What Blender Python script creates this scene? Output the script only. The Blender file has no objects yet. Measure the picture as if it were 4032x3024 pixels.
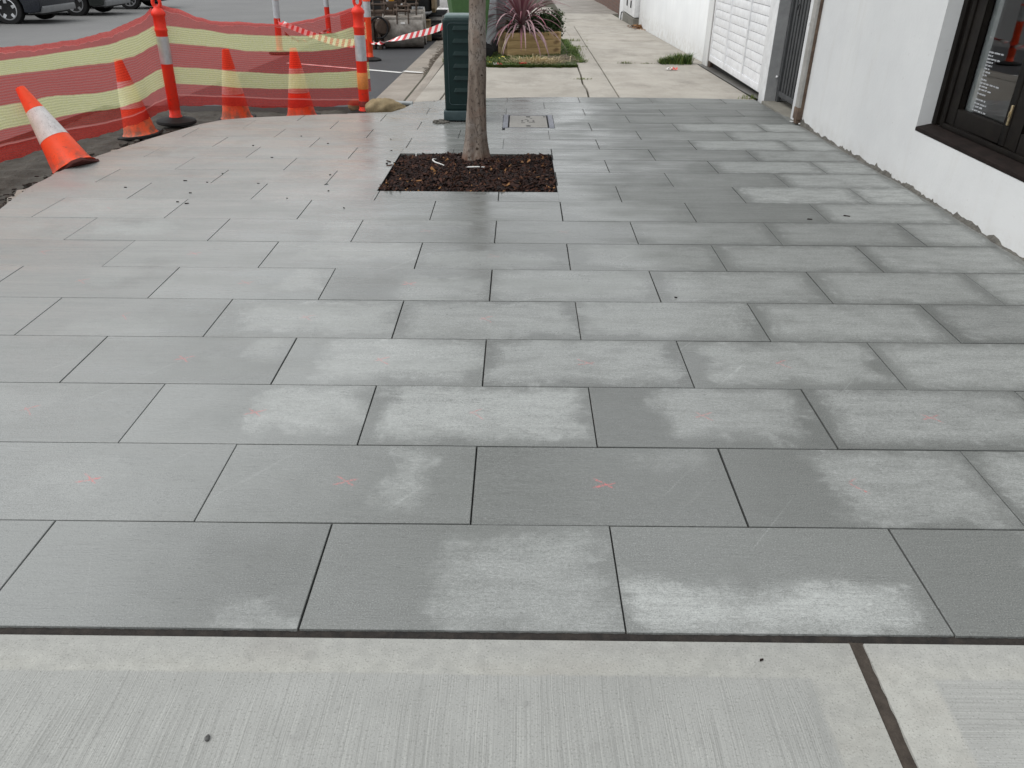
import bpy, bmesh, math, random
from mathutils import Vector, Matrix
R = math.radians
rnd = random.Random(7)
SC = bpy.context.scene
COL = SC.collection

# ------------------------------------------------------------------ camera, sky, sun, exposure
cam_data = bpy.data.cameras.new('camera')
cam_data.sensor_width = 36.0
cam_data.lens = 27.03
cam_data.clip_start = 0.05
cam_data.clip_end = 1500
cam = bpy.data.objects.new('camera', cam_data)
COL.objects.link(cam)
cam.matrix_world = (Matrix.Translation((0, 0, 1.4582)) @ Matrix.Rotation(0.0061, 4, 'Z')
                    @ Matrix.Rotation(R(60.0), 4, 'X') @ Matrix.Rotation(0.0059, 4, 'Z'))
SC.camera = cam

SUN_EL, SUN_AZ = R(60), R(-105)          # azimuth measured from +Y towards +X
world = bpy.data.worlds.new('World')
SC.world = world
world.use_nodes = True
wn = world.node_tree
wn.nodes.clear()
sky = wn.nodes.new('ShaderNodeTexSky')
sky.sky_type = 'NISHITA'
sky.sun_disc = False
sky.sun_elevation = SUN_EL
sky.sun_rotation = SUN_AZ
sky.air_density = 1.0
sky.dust_density = 1.5
hs = wn.nodes.new('ShaderNodeHueSaturation')
hs.inputs['Saturation'].default_value = 0.18
bg = wn.nodes.new('ShaderNodeBackground')
bg.inputs['Strength'].default_value = 0.13
wo = wn.nodes.new('ShaderNodeOutputWorld')
wn.links.new(sky.outputs[0], hs.inputs['Color'])
cloud = wn.nodes.new('ShaderNodeMix')          # even overcast veil over the clear sky
cloud.data_type = 'RGBA'
cloud.inputs[0].default_value = 0.6
cloud.inputs[7].default_value = (5.9, 6.04, 6.1, 1)
wn.links.new(hs.outputs[0], cloud.inputs[6])
wn.links.new(cloud.outputs[2], bg.inputs['Color'])
wn.links.new(bg.outputs[0], wo.inputs['Surface'])

sun_data = bpy.data.lights.new('sun', 'SUN')
sun_data.energy = 1.1
sun_data.angle = R(50)
sun_data.color = (1.0, 0.985, 0.95)
sun = bpy.data.objects.new('sun', sun_data)
COL.objects.link(sun)
sd = Vector((math.sin(SUN_AZ) * math.cos(SUN_EL), math.cos(SUN_AZ) * math.cos(SUN_EL), math.sin(SUN_EL)))
sun.rotation_euler = sd.to_track_quat('Z', 'Y').to_euler()
sun.location = sd * 30

SC.view_settings.view_transform = 'Standard'
SC.view_settings.look = 'None'
SC.view_settings.exposure = 0.62
SC.view_settings.gamma = 1.0
SC.view_settings.use_curve_mapping = False

# ------------------------------------------------------------------ ground shape
SL, YS = 0.0205, 4.9                      # the street falls away gently beyond YS


def gz(y):
    return -SL * max(0.0, min(y, 70.0) - YS)


# ------------------------------------------------------------------ mesh helper
class MB:
    def __init__(self):
        self.v, self.f, self.m, self.uv, self.tone = [], [], [], [], []

    def add(self, vs, fs, mi=0, uvs=None, tone=0.5):
        o = len(self.v)
        self.v += [tuple(p) for p in vs]
        for i, f in enumerate(fs):
            self.f.append([a + o for a in f])
            self.m.append(mi)
            self.tone.append(tone)
            self.uv.append(uvs[i] if uvs else None)
        return self

    def box(self, x0, x1, y0, y1, z0, z1, mi=0, M=None, tone=0.5):
        vs = [Vector(p) for p in ((x0, y0, z0), (x1, y0, z0), (x1, y1, z0), (x0, y1, z0),
                                  (x0, y0, z1), (x1, y0, z1), (x1, y1, z1), (x0, y1, z1))]
        if M is not None:
            vs = [M @ p for p in vs]
        return self.add(vs, [(3, 2, 1, 0), (4, 5, 6, 7), (0, 1, 5, 4), (1, 2, 6, 5), (2, 3, 7, 6), (3, 0, 4, 7)], mi, tone=tone)

    def prism(self, poly, ax, a, b, mi=0, M=None):
        """poly: 2D outline; ax: the axis it is pushed along (0,1,2)"""
        def p3(p, t):
            q = [p[0], p[1]]
            q.insert(ax, t)
            return Vector(q)
        n = len(poly)
        vs = [p3(p, a) for p in poly] + [p3(p, b) for p in poly]
        if M is not None:
            vs = [M @ p for p in vs]
        fs = [list(range(n))[::-1], [n + i for i in range(n)]]
        fs += [(i, (i + 1) % n, n + (i + 1) % n, n + i) for i in range(n)]
        return self.add(vs, fs, mi)

    def tube(self, pts, r, n=10, mi=0, caps=True):
        pts = [Vector(p) for p in pts]
        rs = r if isinstance(r, (list, tuple)) else [r] * len(pts)
        up = Vector((0, 0, 1))
        vs = []
        prev = None
        for i, p in enumerate(pts):
            d = (pts[min(i + 1, len(pts) - 1)] - pts[max(i - 1, 0)]).normalized()
            if prev is None:
                a = d.orthogonal().normalized() if abs(d.dot(up)) > .95 else d.cross(up).normalized()
            else:
                a = (prev - d * prev.dot(d)).normalized()
            prev = a
            b = d.cross(a)
            for k in range(n):
                t = 2 * math.pi * k / n
                vs.append(p + (a * math.cos(t) + b * math.sin(t)) * rs[i])
        fs = []
        for i in range(len(pts) - 1):
            for k in range(n):
                fs.append((i * n + k, i * n + (k + 1) % n, (i + 1) * n + (k + 1) % n, (i + 1) * n + k))
        if caps:
            fs.append(list(range(n))[::-1])
            fs.append([(len(pts) - 1) * n + k for k in range(n)])
        return self.add(vs, fs, mi)

    def lathe(self, prof, n=28, o=(0, 0, 0), mi=0, M=None, wob=0):
        vs, fs = [], []
        for (r, z) in prof:
            for k in range(n):
                t = 2 * math.pi * k / n
                p = Vector((o[0] + r * math.cos(t), o[1] + r * math.sin(t), o[2] + z))
                vs.append(M @ p if M is not None else p)
        for i in range(len(prof) - 1):
            for k in range(n):
                fs.append((i * n + k, i * n + (k + 1) % n, (i + 1) * n + (k + 1) % n, (i + 1) * n + k))
        fs.append(list(range(n))[::-1])
        fs.append([(len(prof) - 1) * n + k for k in range(n)])
        return self.add(vs, fs, mi)

    def grid(self, fn, nu, nv, mi=0, uvfn=None, tone=0.5):
        vs = [fn(i / nu, j / nv) for j in range(nv + 1) for i in range(nu + 1)]
        fs, uvs = [], []
        for j in range(nv):
            for i in range(nu):
                fs.append((j * (nu + 1) + i, j * (nu + 1) + i + 1, (j + 1) * (nu + 1) + i + 1, (j + 1) * (nu + 1) + i))
                if uvfn:
                    uvs.append([uvfn(i / nu, j / nv), uvfn((i + 1) / nu, j / nv), uvfn((i + 1) / nu, (j + 1) / nv), uvfn(i / nu, (j + 1) / nv)])
        return self.add(vs, fs, mi, uvs if uvfn else None, tone)

    def mesh(self, name, mats, org=(0, 0, 0), bevel=0.0, smooth=35, segs=2):
        me = bpy.data.meshes.new(name)
        ox, oy, oz = org
        me.from_pydata([(x - ox, y - oy, z - oz) for x, y, z in self.v], [], self.f)
        for mt in (mats if isinstance(mats, (list, tuple)) else [mats]):
            me.materials.append(mt)
        me.polygons.foreach_set('material_index', self.m)
        if any(u is not None for u in self.uv):
            lay = me.uv_layers.new(name='UVMap')
            i = 0
            for pi, p in enumerate(me.polygons):
                for li in range(p.loop_total):
                    if self.uv[pi] is not None:
                        lay.data[p.loop_start + li].uv = self.uv[pi][li]
        if any(t != 0.5 for t in self.tone):
            at = me.attributes.new('tone', 'FLOAT', 'FACE')
            at.data.foreach_set('value', self.tone)
        if bevel > 0:
            bm = bmesh.new()
            bm.from_mesh(me)
            bmesh.ops.remove_doubles(bm, verts=bm.verts, dist=1e-5)
            es = [e for e in bm.edges if len(e.link_faces) == 2 and e.calc_face_angle(0) > R(28)]
            bmesh.ops.bevel(bm, geom=es, offset=bevel, segments=segs, affect='EDGES', profile=0.6, clamp_overlap=True)
            bm.to_mesh(me)
            bm.free()
        if smooth:
            me.polygons.foreach_set('use_smooth', [True] * len(me.polygons))
            try:
                me.set_sharp_from_angle(angle=R(smooth))
            except Exception:
                pass
        me.update()
        return me

    def build(self, name, mats, parent=None, org=None, bevel=0.0, smooth=35, segs=2):
        if org is None:
            org = WORLD_LOC.get(parent.name, (0, 0, 0)) if parent else (0, 0, 0)
        me = self.mesh(name, mats, org, bevel, smooth, segs)
        o = bpy.data.objects.new(name, me)
        COL.objects.link(o)
        if parent:
            o.parent = parent
        else:
            o.location = org
        WORLD_LOC[o.name] = org
        return o


WORLD_LOC = {}


def tag(o, label=None, cat=None, group=None, kind=None):
    if label:
        o['label'] = label
    if cat:
        o['category'] = cat
    if group:
        o['group'] = group
    if kind:
        o['kind'] = kind
    return o


def thing(name, loc, label, cat, group=None):
    o = bpy.data.objects.new(name, None)
    o.empty_display_size = 0.1
    COL.objects.link(o)
    o.location = loc
    WORLD_LOC[o.name] = tuple(loc)
    return tag(o, label, cat, group)


def copy_tree(o, parent=None):
    c = o.copy()
    COL.objects.link(c)
    if parent:
        c.parent = parent
    WORLD_LOC[c.name] = WORLD_LOC.get(o.name, (0, 0, 0))
    for ch in list(o.children):
        copy_tree(ch, c)
    return c


# ------------------------------------------------------------------ material helper
class NT:
    def __init__(self, name):
        self.mat = bpy.data.materials.new(name)
        self.mat.use_nodes = True
        self.t = self.mat.node_tree
        self.b = self.t.nodes['Principled BSDF']
        self.out = self.t.nodes['Material Output']

    def n(self, typ, props=None, **ins):
        nd = self.t.nodes.new('ShaderNode' + typ)
        for k, v in (props or {}).items():
            setattr(nd, k, v)
        for k, v in ins.items():
            self.set(nd, k, v)
        return nd

    def set(self, nd, k, v):
        key = int(k[1:]) if k[0] == 'i' and k[1:].isdigit() else k.replace('_', ' ')
        s = nd.inputs[key]
        if isinstance(v, bpy.types.NodeSocket):
            self.t.links.new(v, s)
        elif isinstance(v, bpy.types.Node):
            self.t.links.new(v.outputs[0], s)
        else:
            if hasattr(s, 'default_value') and not isinstance(v, (int, float)) and len(v) == 3 and s.type == 'RGBA':
                v = (*v, 1)
            s.default_value = v

    def math(self, op, a, b=0.0, c=0.0, clamp=False):
        return self.n('Math', {'operation': op, 'use_clamp': clamp}, i0=a, i1=b, i2=c).outputs[0]

    def vm(self, op, a, b=(0, 0, 0)):
        nd = self.n('VectorMath', {'operation': op}, i0=a, i1=b)
        return nd.outputs['Value'] if op in ('LENGTH', 'DOT_PRODUCT', 'DISTANCE') else nd.outputs['Vector']

    def mix(self, f, a, b, blend='MIX'):
        nd = self.n('Mix', {'data_type': 'RGBA', 'blend_type': blend})
        self.set(nd, 'i0', f)
        self.set(nd, 'i6', a)
        self.set(nd, 'i7', b)
        return nd.outputs[2]

    def rng(self, v, a, b, c=0.0, d=1.0, smooth=False):
        nd = self.n('MapRange', {'interpolation_type': 'SMOOTHSTEP' if smooth else 'LINEAR'}, Value=v)
        for k, x in zip(('From Min', 'From Max', 'To Min', 'To Max'), (a, b, c, d)):
            nd.inputs[k].default_value = x
        return nd.outputs[0]

    def pos(self):
        return self.n('NewGeometry').outputs['Position']

    def obj(self):
        return self.n('TexCoord').outputs['Object']

    def scale(self, v, s):
        return self.vm('MULTIPLY', v, s)

    def noise(self, v, s, detail=3, rough=0.55, stretch=None, dist=0.0):
        if stretch:
            v = self.scale(v, stretch)
        return self.n('TexNoise', None, Vector=v, Scale=s, Detail=detail, Roughness=rough, Distortion=dist).outputs[0]

    def bump(self, h, strength=0.3, dist=0.01, prev=None):
        nd = self.n('Bump', None, Height=h, Strength=strength, Distance=dist)
        if prev is not None:
            self.set(nd, 'Normal', prev)
        return nd.outputs[0]

    def done(self, color=None, rough=None, normal=None, **kw):
        if color is not None:
            self.set(self.b, 'Base_Color', color)
        if rough is not None:
            self.set(self.b, 'Roughness', rough)
        if normal is not None:
            self.set(self.b, 'Normal', normal)
        for k, v in kw.items():
            self.set(self.b, k, v)
        return self.mat


def simple(name, c1, c2=None, scale=12, rough=0.6, bump=0.15, bdist=0.004, stretch=None, detail=4, metallic=0.0, space='obj', lo=.35, hi=.65, spec=0.5, rough2=None):
    m = NT(name)
    v = m.obj() if space == 'obj' else m.pos()
    n1 = m.noise(v, scale, detail, .6, stretch)
    f = m.rng(n1, lo, hi)
    n2 = m.noise(v, scale * 5, 3, .6, stretch)
    c = m.mix(f, c1, c2 or tuple(x * .75 for x in c1))
    c = m.mix(m.rng(n2, .3, .7, 0, .35), c, m.mix(0.5, c, (0, 0, 0)))
    h = m.math('ADD', n1, m.math('MULTIPLY', n2, .5))
    rg = rough if rough2 is None else m.rng(n1, .35, .65, rough, rough2)
    return m.done(c, rg, m.bump(h, bump, bdist), Metallic=metallic, Specular_IOR_Level=spec)


# --- paving stone
def mat_paver():
    m = NT('grey_concrete_paver')
    o, p = m.obj(), m.pos()
    a1 = m.n('Attribute', {'attribute_type': 'OBJECT', 'attribute_name': 'dry_centre'})
    a2 = m.n('Attribute', {'attribute_type': 'OBJECT', 'attribute_name': 'dry_half'})
    a3 = m.n('Attribute', {'attribute_type': 'OBJECT', 'attribute_name': 'stone'})
    sc = m.n('SeparateXYZ', None, Vector=a1.outputs['Vector'])
    s3 = m.n('SeparateXYZ', None, Vector=a3.outputs['Vector'])
    strength = sc.outputs['Z']
    tint, mark, seed = s3.outputs[0], s3.outputs[1], s3.outputs[2]
    # wobble of the drying edge
    w1 = m.n('TexNoise', None, Vector=p, Scale=3.6, Detail=4.0, Roughness=.62).outputs['Color']
    w2 = m.n('TexNoise', None, Vector=p, Scale=22.0, Detail=3.0, Roughness=.7).outputs['Color']
    d1 = m.vm('MULTIPLY', m.vm('SUBTRACT', w1, (.5, .5, .5)), (.36, .24, 0))
    d2 = m.vm('MULTIPLY', m.vm('SUBTRACT', w2, (.5, .5, .5)), (.05, .035, 0))
    w3 = m.noise(p, 1.0, 4, .65, (2.6, 46, 1))
    d2 = m.vm('ADD', d2, m.n('CombineXYZ', None, X=m.rng(w3, .3, .7, -.014, .014), Y=0.0, Z=0.0).outputs[0])
    wk = m.n('SeparateXYZ', None, Vector=a2.outputs['Vector']).outputs[2]
    wk3 = m.n('CombineXYZ', None, X=wk, Y=wk, Z=0.0).outputs[0]
    q = m.vm('ADD', o, m.vm('MULTIPLY', m.vm('ADD', d1, d2), wk3))
    cxy = m.vm('MULTIPLY', a1.outputs['Vector'], (1, 1, 0))
    q = m.vm('MULTIPLY', m.vm('SUBTRACT', q, cxy), (1, 1, 0))
    q = m.vm('MAXIMUM', m.vm('ADD', m.vm('SUBTRACT', m.vm('ABSOLUTE', q), a2.outputs['Vector']), (.05, .05, 0)), (0, 0, 0))
    q = m.vm('MULTIPLY', q, (1, 1, 0))
    d = m.math('SUBTRACT', m.vm('LENGTH', q), .05)
    dry = m.math('MULTIPLY', m.rng(d, .055, -.10, 0, .93, True), strength)
    patch = m.noise(p, 8, 5, .7, (.7, 2.0, 1))
    dry = m.math('MULTIPLY', dry, m.rng(patch, .30, .60, .55, 1.0, True))
    dry = m.math('MULTIPLY', dry, m.rng(w3, .34, .56, .86, 1.0))
    spk = m.noise(p, 130, 3, .75, (.7, 1, 1))
    soft = m.math('MULTIPLY', m.math('MULTIPLY', dry, m.math('SUBTRACT', 1.0, dry)), 4.0)
    dry = m.math('ADD', dry, m.math('MULTIPLY', soft, m.rng(spk, .3, .7, -.24, .24)), 0, True)
    # colours: paler towards the road (dry plus painted sheen), wet between tree and shop
    big = m.noise(p, .8, 4, .6)
    sp = m.n('SeparateXYZ', None, Vector=p)
    xw = m.math('ADD', sp.outputs[0], m.rng(big, .3, .7, -.55, .55))
    yw = m.math('ADD', sp.outputs[1], m.rng(big, .3, .7, .5, -.5))
    dry_sheen = m.math('MAXIMUM', m.rng(xw, .0, -1.6, 0, 1, True), m.rng(yw, 3.6, 1.6, 0, .22, True))
    damp = m.mix(dry_sheen, (.128, .134, .128), (.232, .240, .234))
    film = m.noise(p, 110, 4, .8, (.4, 1, 1))
    dryc = m.mix(m.rng(film, .33, .68), (.328, .342, .332), (.445, .459, .449))
    col = m.mix(dry, damp, dryc)
    rim = m.math('MULTIPLY', m.math('MULTIPLY', m.rng(d, .03, .005), m.rng(d, -.03, .0)), m.math('MULTIPLY', strength, m.rng(m.noise(p, 13, 3, .7), .48, .66)))
    col = m.mix(m.math('MULTIPLY', rim, .35), col, (.46, .475, .465))
    # boot and trolley scuffs running across the stones
    sx, sy = sp.outputs[0], sp.outputs[1]
    for (ca, sa, thr, amt) in ((.78, .62, .71, .22), (.93, -.37, .72, .16)):
        uu = m.math('ADD', m.math('MULTIPLY', sx, ca), m.math('MULTIPLY', sy, -sa))
        vv = m.math('ADD', m.math('MULTIPLY', sx, sa), m.math('MULTIPLY', sy, ca))
        sv = m.n('CombineXYZ', None, X=m.math('MULTIPLY', uu, 42.0), Y=m.math('MULTIPLY', vv, 1.3), Z=2.0)
        sn = m.n('TexNoise', None, Vector=sv.outputs[0], Scale=1.0, Detail=2.0, Roughness=.5).outputs[0]
        sm_ = m.math('MULTIPLY', m.rng(sn, thr, thr + .06, 0, amt), m.rng(film, .3, .6))
        col = m.mix(sm_, col, (.50, .515, .505))
    # broom streaks along the stone and pitting
    st = m.noise(o, 1.0, 4, .7, (5, 190, 1))
    st2 = m.noise(o, 1.0, 3, .7, (11, 420, 1))
    st3 = m.noise(m.vm('ADD', o, m.vm('MULTIPLY', p, (1, 0, 0))), 1.0, 3, .6, (17, 300, 1))
    stw = m.noise(p, 3.2, 3, .6)
    amp = m.rng(stw, .3, .7, .3, 1.0)
    stf = m.math('MULTIPLY', m.rng(st, .52, .72, 0, .5), amp)
    col = m.mix(stf, col, m.mix(.6, col, (.03, .03, .03)))
    stl = m.math('MULTIPLY', m.rng(st2, .56, .74, 0, .4), amp)
    col = m.mix(stl, col, m.mix(.4, col, (.55, .56, .555)))
    col = m.mix(m.rng(st3, .61, .70, 0, .8), col, m.mix(.55, col, (.03, .03, .03)))
    grit = m.noise(p, 260, 2, .6)
    col = m.mix(m.rng(grit, .54, .72, 0, .8), col, m.mix(.5, col, (.03, .03, .03)))
    col = m.mix(m.rng(grit, .46, .28, 0, .6), col, m.mix(.35, col, (.6, .61, .605)))
    grime = m.noise(p, 2.3, 5, .7)
    col = m.mix(m.rng(grime, .54, .75, 0, .3), col, (.10, .102, .095))
    col = m.mix(1.0, col, m.n('CombineXYZ', None, X=tint, Y=tint, Z=tint).outputs[0], 'MULTIPLY')
    # red chalk cross in the middle of some stones
    so = m.n('SeparateXYZ', None, Vector=m.vm('ADD', m.vm('ADD', o, m.n('CombineXYZ', None, X=m.math('MULTIPLY', seed, .07), Y=m.math('MULTIPLY', seed, -.03), Z=0.0).outputs[0]), m.vm('MULTIPLY', m.vm('SUBTRACT', w2, (.5, .5, .5)), (.02, .02, 0))))
    x, y = so.outputs[0], so.outputs[1]
    ang = m.math('MULTIPLY', seed, .6)
    l1 = m.math('ABSOLUTE', m.math('SUBTRACT', y, m.math('MULTIPLY', x, m.math('ADD', .45, ang))))
    l2 = m.math('ABSOLUTE', m.math('ADD', y, m.math('MULTIPLY', x, m.math('ADD', .9, ang))))
    ln = m.rng(m.math('MINIMUM', l1, l2), .006, .002)
    rad = m.rng(m.vm('LENGTH', m.vm('MULTIPLY', o, (1, 1, 0))), .042, .030)
    chalk = m.math('MULTIPLY', m.math('MULTIPLY', ln, rad), m.math('MULTIPLY', m.math('MULTIPLY', mark, .62), m.rng(m.noise(p, 170, 2, .6), .42, .55)))
    col = m.mix(chalk, col, (.62, .13, .13))
    sheen = m.noise(p, 1.0, 4, .65, (1.1, 7, 1))
    rr = m.math('ADD', m.rng(dry, 0, 1, .24, .55), m.rng(sheen, .35, .65, -.10, .13))
    film_w = m.rng(m.math('ADD', sp.outputs[0], m.rng(m.noise(p, 1.1, 3, .6), .3, .7, -.5, .5)), 1.15, .35, 0, 1, True)
    rr = m.math('ADD', rr, m.math('MULTIPLY', m.math('SUBTRACT', 1.0, film_w), .24))
    rr = m.math('ADD', rr, m.math('MULTIPLY', m.rng(sp.outputs[0], -.9, -2.2, 0, 1, True), .20))
    rr = m.math('ADD', rr, m.rng(m.noise(p, 1.0, 3, .6, (2.5, 45, 1)), .35, .65, -.05, .05))
    h = m.math('ADD', m.math('MULTIPLY', st, .8), m.math('MULTIPLY', grit, .35))
    return m.done(col, rr, m.bump(h, .22, .0025), Specular_IOR_Level=m.rng(film_w, 0, 1, .16, .5))


def mat_slab(axis, name):
    """broomed concrete; relief lines run along the given axis; a smooth trowelled border"""
    m = NT(name)
    p = m.pos()
    s = m.n('SeparateXYZ', None, Vector=p)
    x, y = s.outputs[0], s.outputs[1]
    wob = m.math('ADD', m.math('MULTIPLY', m.math('SUBTRACT', m.noise(p, 4, 2), .5), .014), m.math('MULTIPLY', m.math('SUBTRACT', m.noise(p, 60, 3, .7), .5), .012))
    if axis == 'y':
        e1 = m.rng(m.math('ADD', y, wob), 1.188, 1.196)
        # right hand border follows the slanting joint
        xe = m.math('ADD', x, m.math('MULTIPLY', m.math('SUBTRACT', y, 1.27), -.03))
        e2 = m.rng(m.math('ADD', xe, wob), .677, .690)
        edge = m.math('MAXIMUM', e1, e2)
        wv = m.vm('MULTIPLY', m.n('TexNoise', None, Vector=p, Scale=2.5, Detail=2.0).outputs['Color'], (.03, 0, 0))
        stv = m.scale(m.vm('ADD', p, wv), (330, 2.6, 1))
        stv2 = m.scale(m.vm('ADD', p, wv), (110, 1.4, 1))
    else:
        e1 = m.rng(m.math('ADD', y, wob), 1.188, 1.196)
        xe = m.math('ADD', x, m.math('MULTIPLY', m.math('SUBTRACT', y, 1.27), -.03))
        e2 = m.rng(m.math('ADD', xe, wob), .968, .955)
        edge = m.math('MAXIMUM', e1, e2)
        stv = m.scale(p, (2.2, 260, 1))
        stv2 = m.scale(p, (1.2, 85, 1))
    st = m.n('TexNoise', None, Vector=stv, Scale=1.0, Detail=3.0, Roughness=.6).outputs[0]
    st2 = m.n('TexNoise', None, Vector=stv2, Scale=1.0, Detail=3.0, Roughness=.6).outputs[0]
    big = m.noise(p, 3.2, 5, .7)
    rough_c = m.mix(m.rng(big, .3, .7), (.262, .266, .254), (.328, .332, .318))
    rough_c = m.mix(m.rng(st, .53, .66, 0, .58), rough_c, (.2, .203, .192))
    rough_c = m.mix(m.rng(st2, .585, .69, 0, .32), rough_c, (.17, .172, .163))
    rough_c = m.mix(m.rng(st, .46, .3, 0, .35), rough_c, (.46, .465, .44))
    sm = m.noise(p, 24, 4, .7)
    sm2 = m.noise(p, 2.6, 3, .6, (1, 2.5, 1))
    smooth_c = m.mix(m.rng(sm, .35, .7), (.28, .282, .267), (.345, .346, .326))
    near = m.rng(y, 1.275, 1.21, 0, 1)
    smooth_c = m.mix(m.math('MULTIPLY', near, m.rng(sm2, .35, .65, .2, .9)), smooth_c, m.mix(m.rng(sm, .3, .7), (.315, .315, .288), (.39, .388, .356)))
    smooth_c = m.mix(m.rng(sm2, .5, .75, 0, .5), smooth_c, (.25, .24, .225))
    pit = m.noise(p, 210, 2, .6)
    col = m.mix(edge, rough_c, smooth_c)
    col = m.mix(m.rng(pit, .57, .70, 0, .6), col, (.13, .13, .12))
    col = m.mix(m.rng(pit, .38, .27, 0, .3), col, (.6, .59, .57))
    spots = m.noise(p, 14, 2, .5)
    col = m.mix(m.rng(spots, .66, .76, 0, .3), col, (.17, .17, .165))
    keep = m.math('SUBTRACT', 1.0, m.math('MULTIPLY', edge, .85))
    h = m.math('ADD', m.math('MULTIPLY', m.math('ADD', st, m.math('MULTIPLY', st2, .6)), keep), m.math('MULTIPLY', pit, .35))
    h = m.math('ADD', h, m.math('MULTIPLY', edge, .15))
    return m.done(col, .78, m.bump(h, .35, .003), Specular_IOR_Level=.35)


def mat_old_concrete(name='old_concrete', c1=(.375, .348, .305), c2=(.285, .262, .228), stain=.6):
    m = NT(name)
    p = m.pos()
    a = m.noise(p, 1.6, 5, .65)
    b = m.noise(p, 60, 3, .65)
    c = m.noise(p, .9, 4, .7, (2.2, 1, 1))
    g = m.noise(p, 190, 2, .6)
    col = m.mix(m.rng(a, .35, .68), c1, c2)
    col = m.mix(m.rng(c, .5, .72, 0, stain), col, (.16, .145, .125))
    col = m.mix(m.rng(b, .5, .75, 0, .45), col, (.2, .19, .17))
    col = m.mix(m.rng(g, .4, .28, 0, .35), col, (.6, .57, .52))
    h = m.math('ADD', b, m.math('MULTIPLY', g, .6))
    return m.done(col, m.rng(a, .35, .65, .65, .85), m.bump(h, .35, .005), Specular_IOR_Level=.35)


def mat_asphalt(name, c1, c2):
    m = NT(name)
    p = m.pos()
    a = m.noise(p, .45, 4, .6)
    b = m.noise(p, 110, 3, .7)
    col = m.mix(m.rng(a, .35, .65), c1, c2)
    col = m.mix(m.rng(b, .45, .75, 0, .5), col, (.02, .02, .02))
    col = m.mix(m.rng(b, .42, .25, 0, .5), col, tuple(x * 2.2 for x in c1))
    return m.done(col, .72, m.bump(b, .5, .006), Specular_IOR_Level=.4)


def mat_render_wall(name='white_render'):
    m = NT(name)
    p = m.pos()
    a = m.noise(p, 1.3, 4, .6)
    b = m.noise(p, 45, 4, .6)
    run = m.noise(p, 1.0, 4, .65, (6, 6, .8))
    s = m.n('SeparateXYZ', None, Vector=p)
    col = m.mix(m.rng(a, .35, .65), (.68, .69, .69), (.625, .635, .64))
    col = m.mix(m.rng(run, .55, .78, 0, .28), col, (.52, .50, .46))
    sp = m.noise(p, 26, 2, .5)
    col = m.mix(m.rng(sp, .70, .78, 0, .35), col, (.42, .41, .40))
    low = m.rng(s.outputs[2], .12, -.10)
    dirt = m.math('MULTIPLY', low, m.rng(m.noise(p, 9, 4, .7), .42, .62))
    col = m.mix(m.math('MULTIPLY', dirt, .5), col, (.45, .43, .39))
    return m.done(col, .8, m.bump(m.math('ADD', m.math('ADD', m.math('MULTIPLY', a, .6), m.math('MULTIPLY', b, .3)), m.math('MULTIPLY', m.noise(p, 4, 3, .55), .8)), .32, .012), Specular_IOR_Level=.25)


def mat_mesh():
    """knitted barrier mesh: bands printed along v, threads run along u, holes let the back show"""
    m = NT('barrier_mesh_fabric')
    uv = m.n('TexCoord').outputs['UV']
    s = m.n('SeparateXYZ', None, Vector=uv)
    u, v = s.outputs[0], s.outputs[1]
    wob = m.math('MULTIPLY', m.math('SUBTRACT', m.noise(uv, 9, 3, .6), .5), .012)
    v = m.math('ADD', v, wob)
    def band(a, b):
        return m.math('MULTIPLY', m.rng(v, a - .004, a + .004), m.rng(v, b + .004, b - .004))
    yel = m.math('MAXIMUM', band(.25, .40), band(.60, .75))
    hem = m.math('MAXIMUM', m.rng(v, .125, .115), m.rng(v, .925, .93))
    seam = m.math('MAXIMUM', band(.118, .135), band(.921, .929))
    nz = m.noise(uv, 1.0, 3, .6, (60, 30, 1))
    lowhem = m.rng(v, .125, .115)
    tophem = m.rng(v, .925, .93)
    red = m.mix(m.rng(nz, .3, .7), (.56, .062, .045), (.66, .09, .06))
    red = m.mix(tophem, red, m.mix(m.rng(nz, .3, .7), (.66, .09, .08), (.80, .16, .14)))
    red = m.mix(lowhem, red, m.mix(m.rng(nz, .3, .7), (.42, .035, .03), (.56, .06, .045)))
    ylw = m.mix(m.rng(nz, .3, .7), (.82, .86, .42), (.89, .91, .58))
    col = m.mix(yel, red, ylw)
    col = m.mix(m.math('MULTIPLY', seam, .7), col, (.85, .42, .40))
    thr = m.rng(m.math('SINE', m.math('MULTIPLY', m.math('ADD', v, m.math('MULTIPLY', wob, .4)), 6.2832 * 52)), -1, 1)
    fine = m.rng(m.noise(uv, 1.0, 3, .6, (160, 130, 1)), .3, .7, -.12, .12)
    # the knitted film is stained glass-like: it tints what lies behind it and scatters some light itself
    body_f = m.math('ADD', m.rng(thr, 0, 1, .24, .40), fine)
    body_f = m.math('ADD', body_f, m.math('MULTIPLY', yel, .17))
    body_f = m.math('ADD', body_f, m.math('MULTIPLY', hem, .30))
    body_f = m.math('ADD', body_f, m.math('MULTIPLY', seam, .3), 0, True)
    tint = m.mix(yel, (1.0, .36, .36), (.98, .97, .55))
    tint = m.mix(m.rng(thr, 0, 1, .35, 0), tint, (.95, .9, .9))
    dif = m.n('BsdfDiffuse', None, Color=col)
    trl = m.n('BsdfTranslucent', None, Color=col)
    body = m.n('MixShader', None, Fac=.35)
    m.t.links.new(dif.outputs[0], body.inputs[1])
    m.t.links.new(trl.outputs[0], body.inputs[2])
    tr = m.n('BsdfTransparent', None, Color=tint)
    fin = m.n('MixShader')
    m.t.links.new(body_f, fin.inputs[0])
    m.t.links.new(tr.outputs[0], fin.inputs[1])
    m.t.links.new(body.outputs[0], fin.inputs[2])
    m.t.links.new(fin.outputs[0], m.out.inputs[0])
    return m.mat


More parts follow.
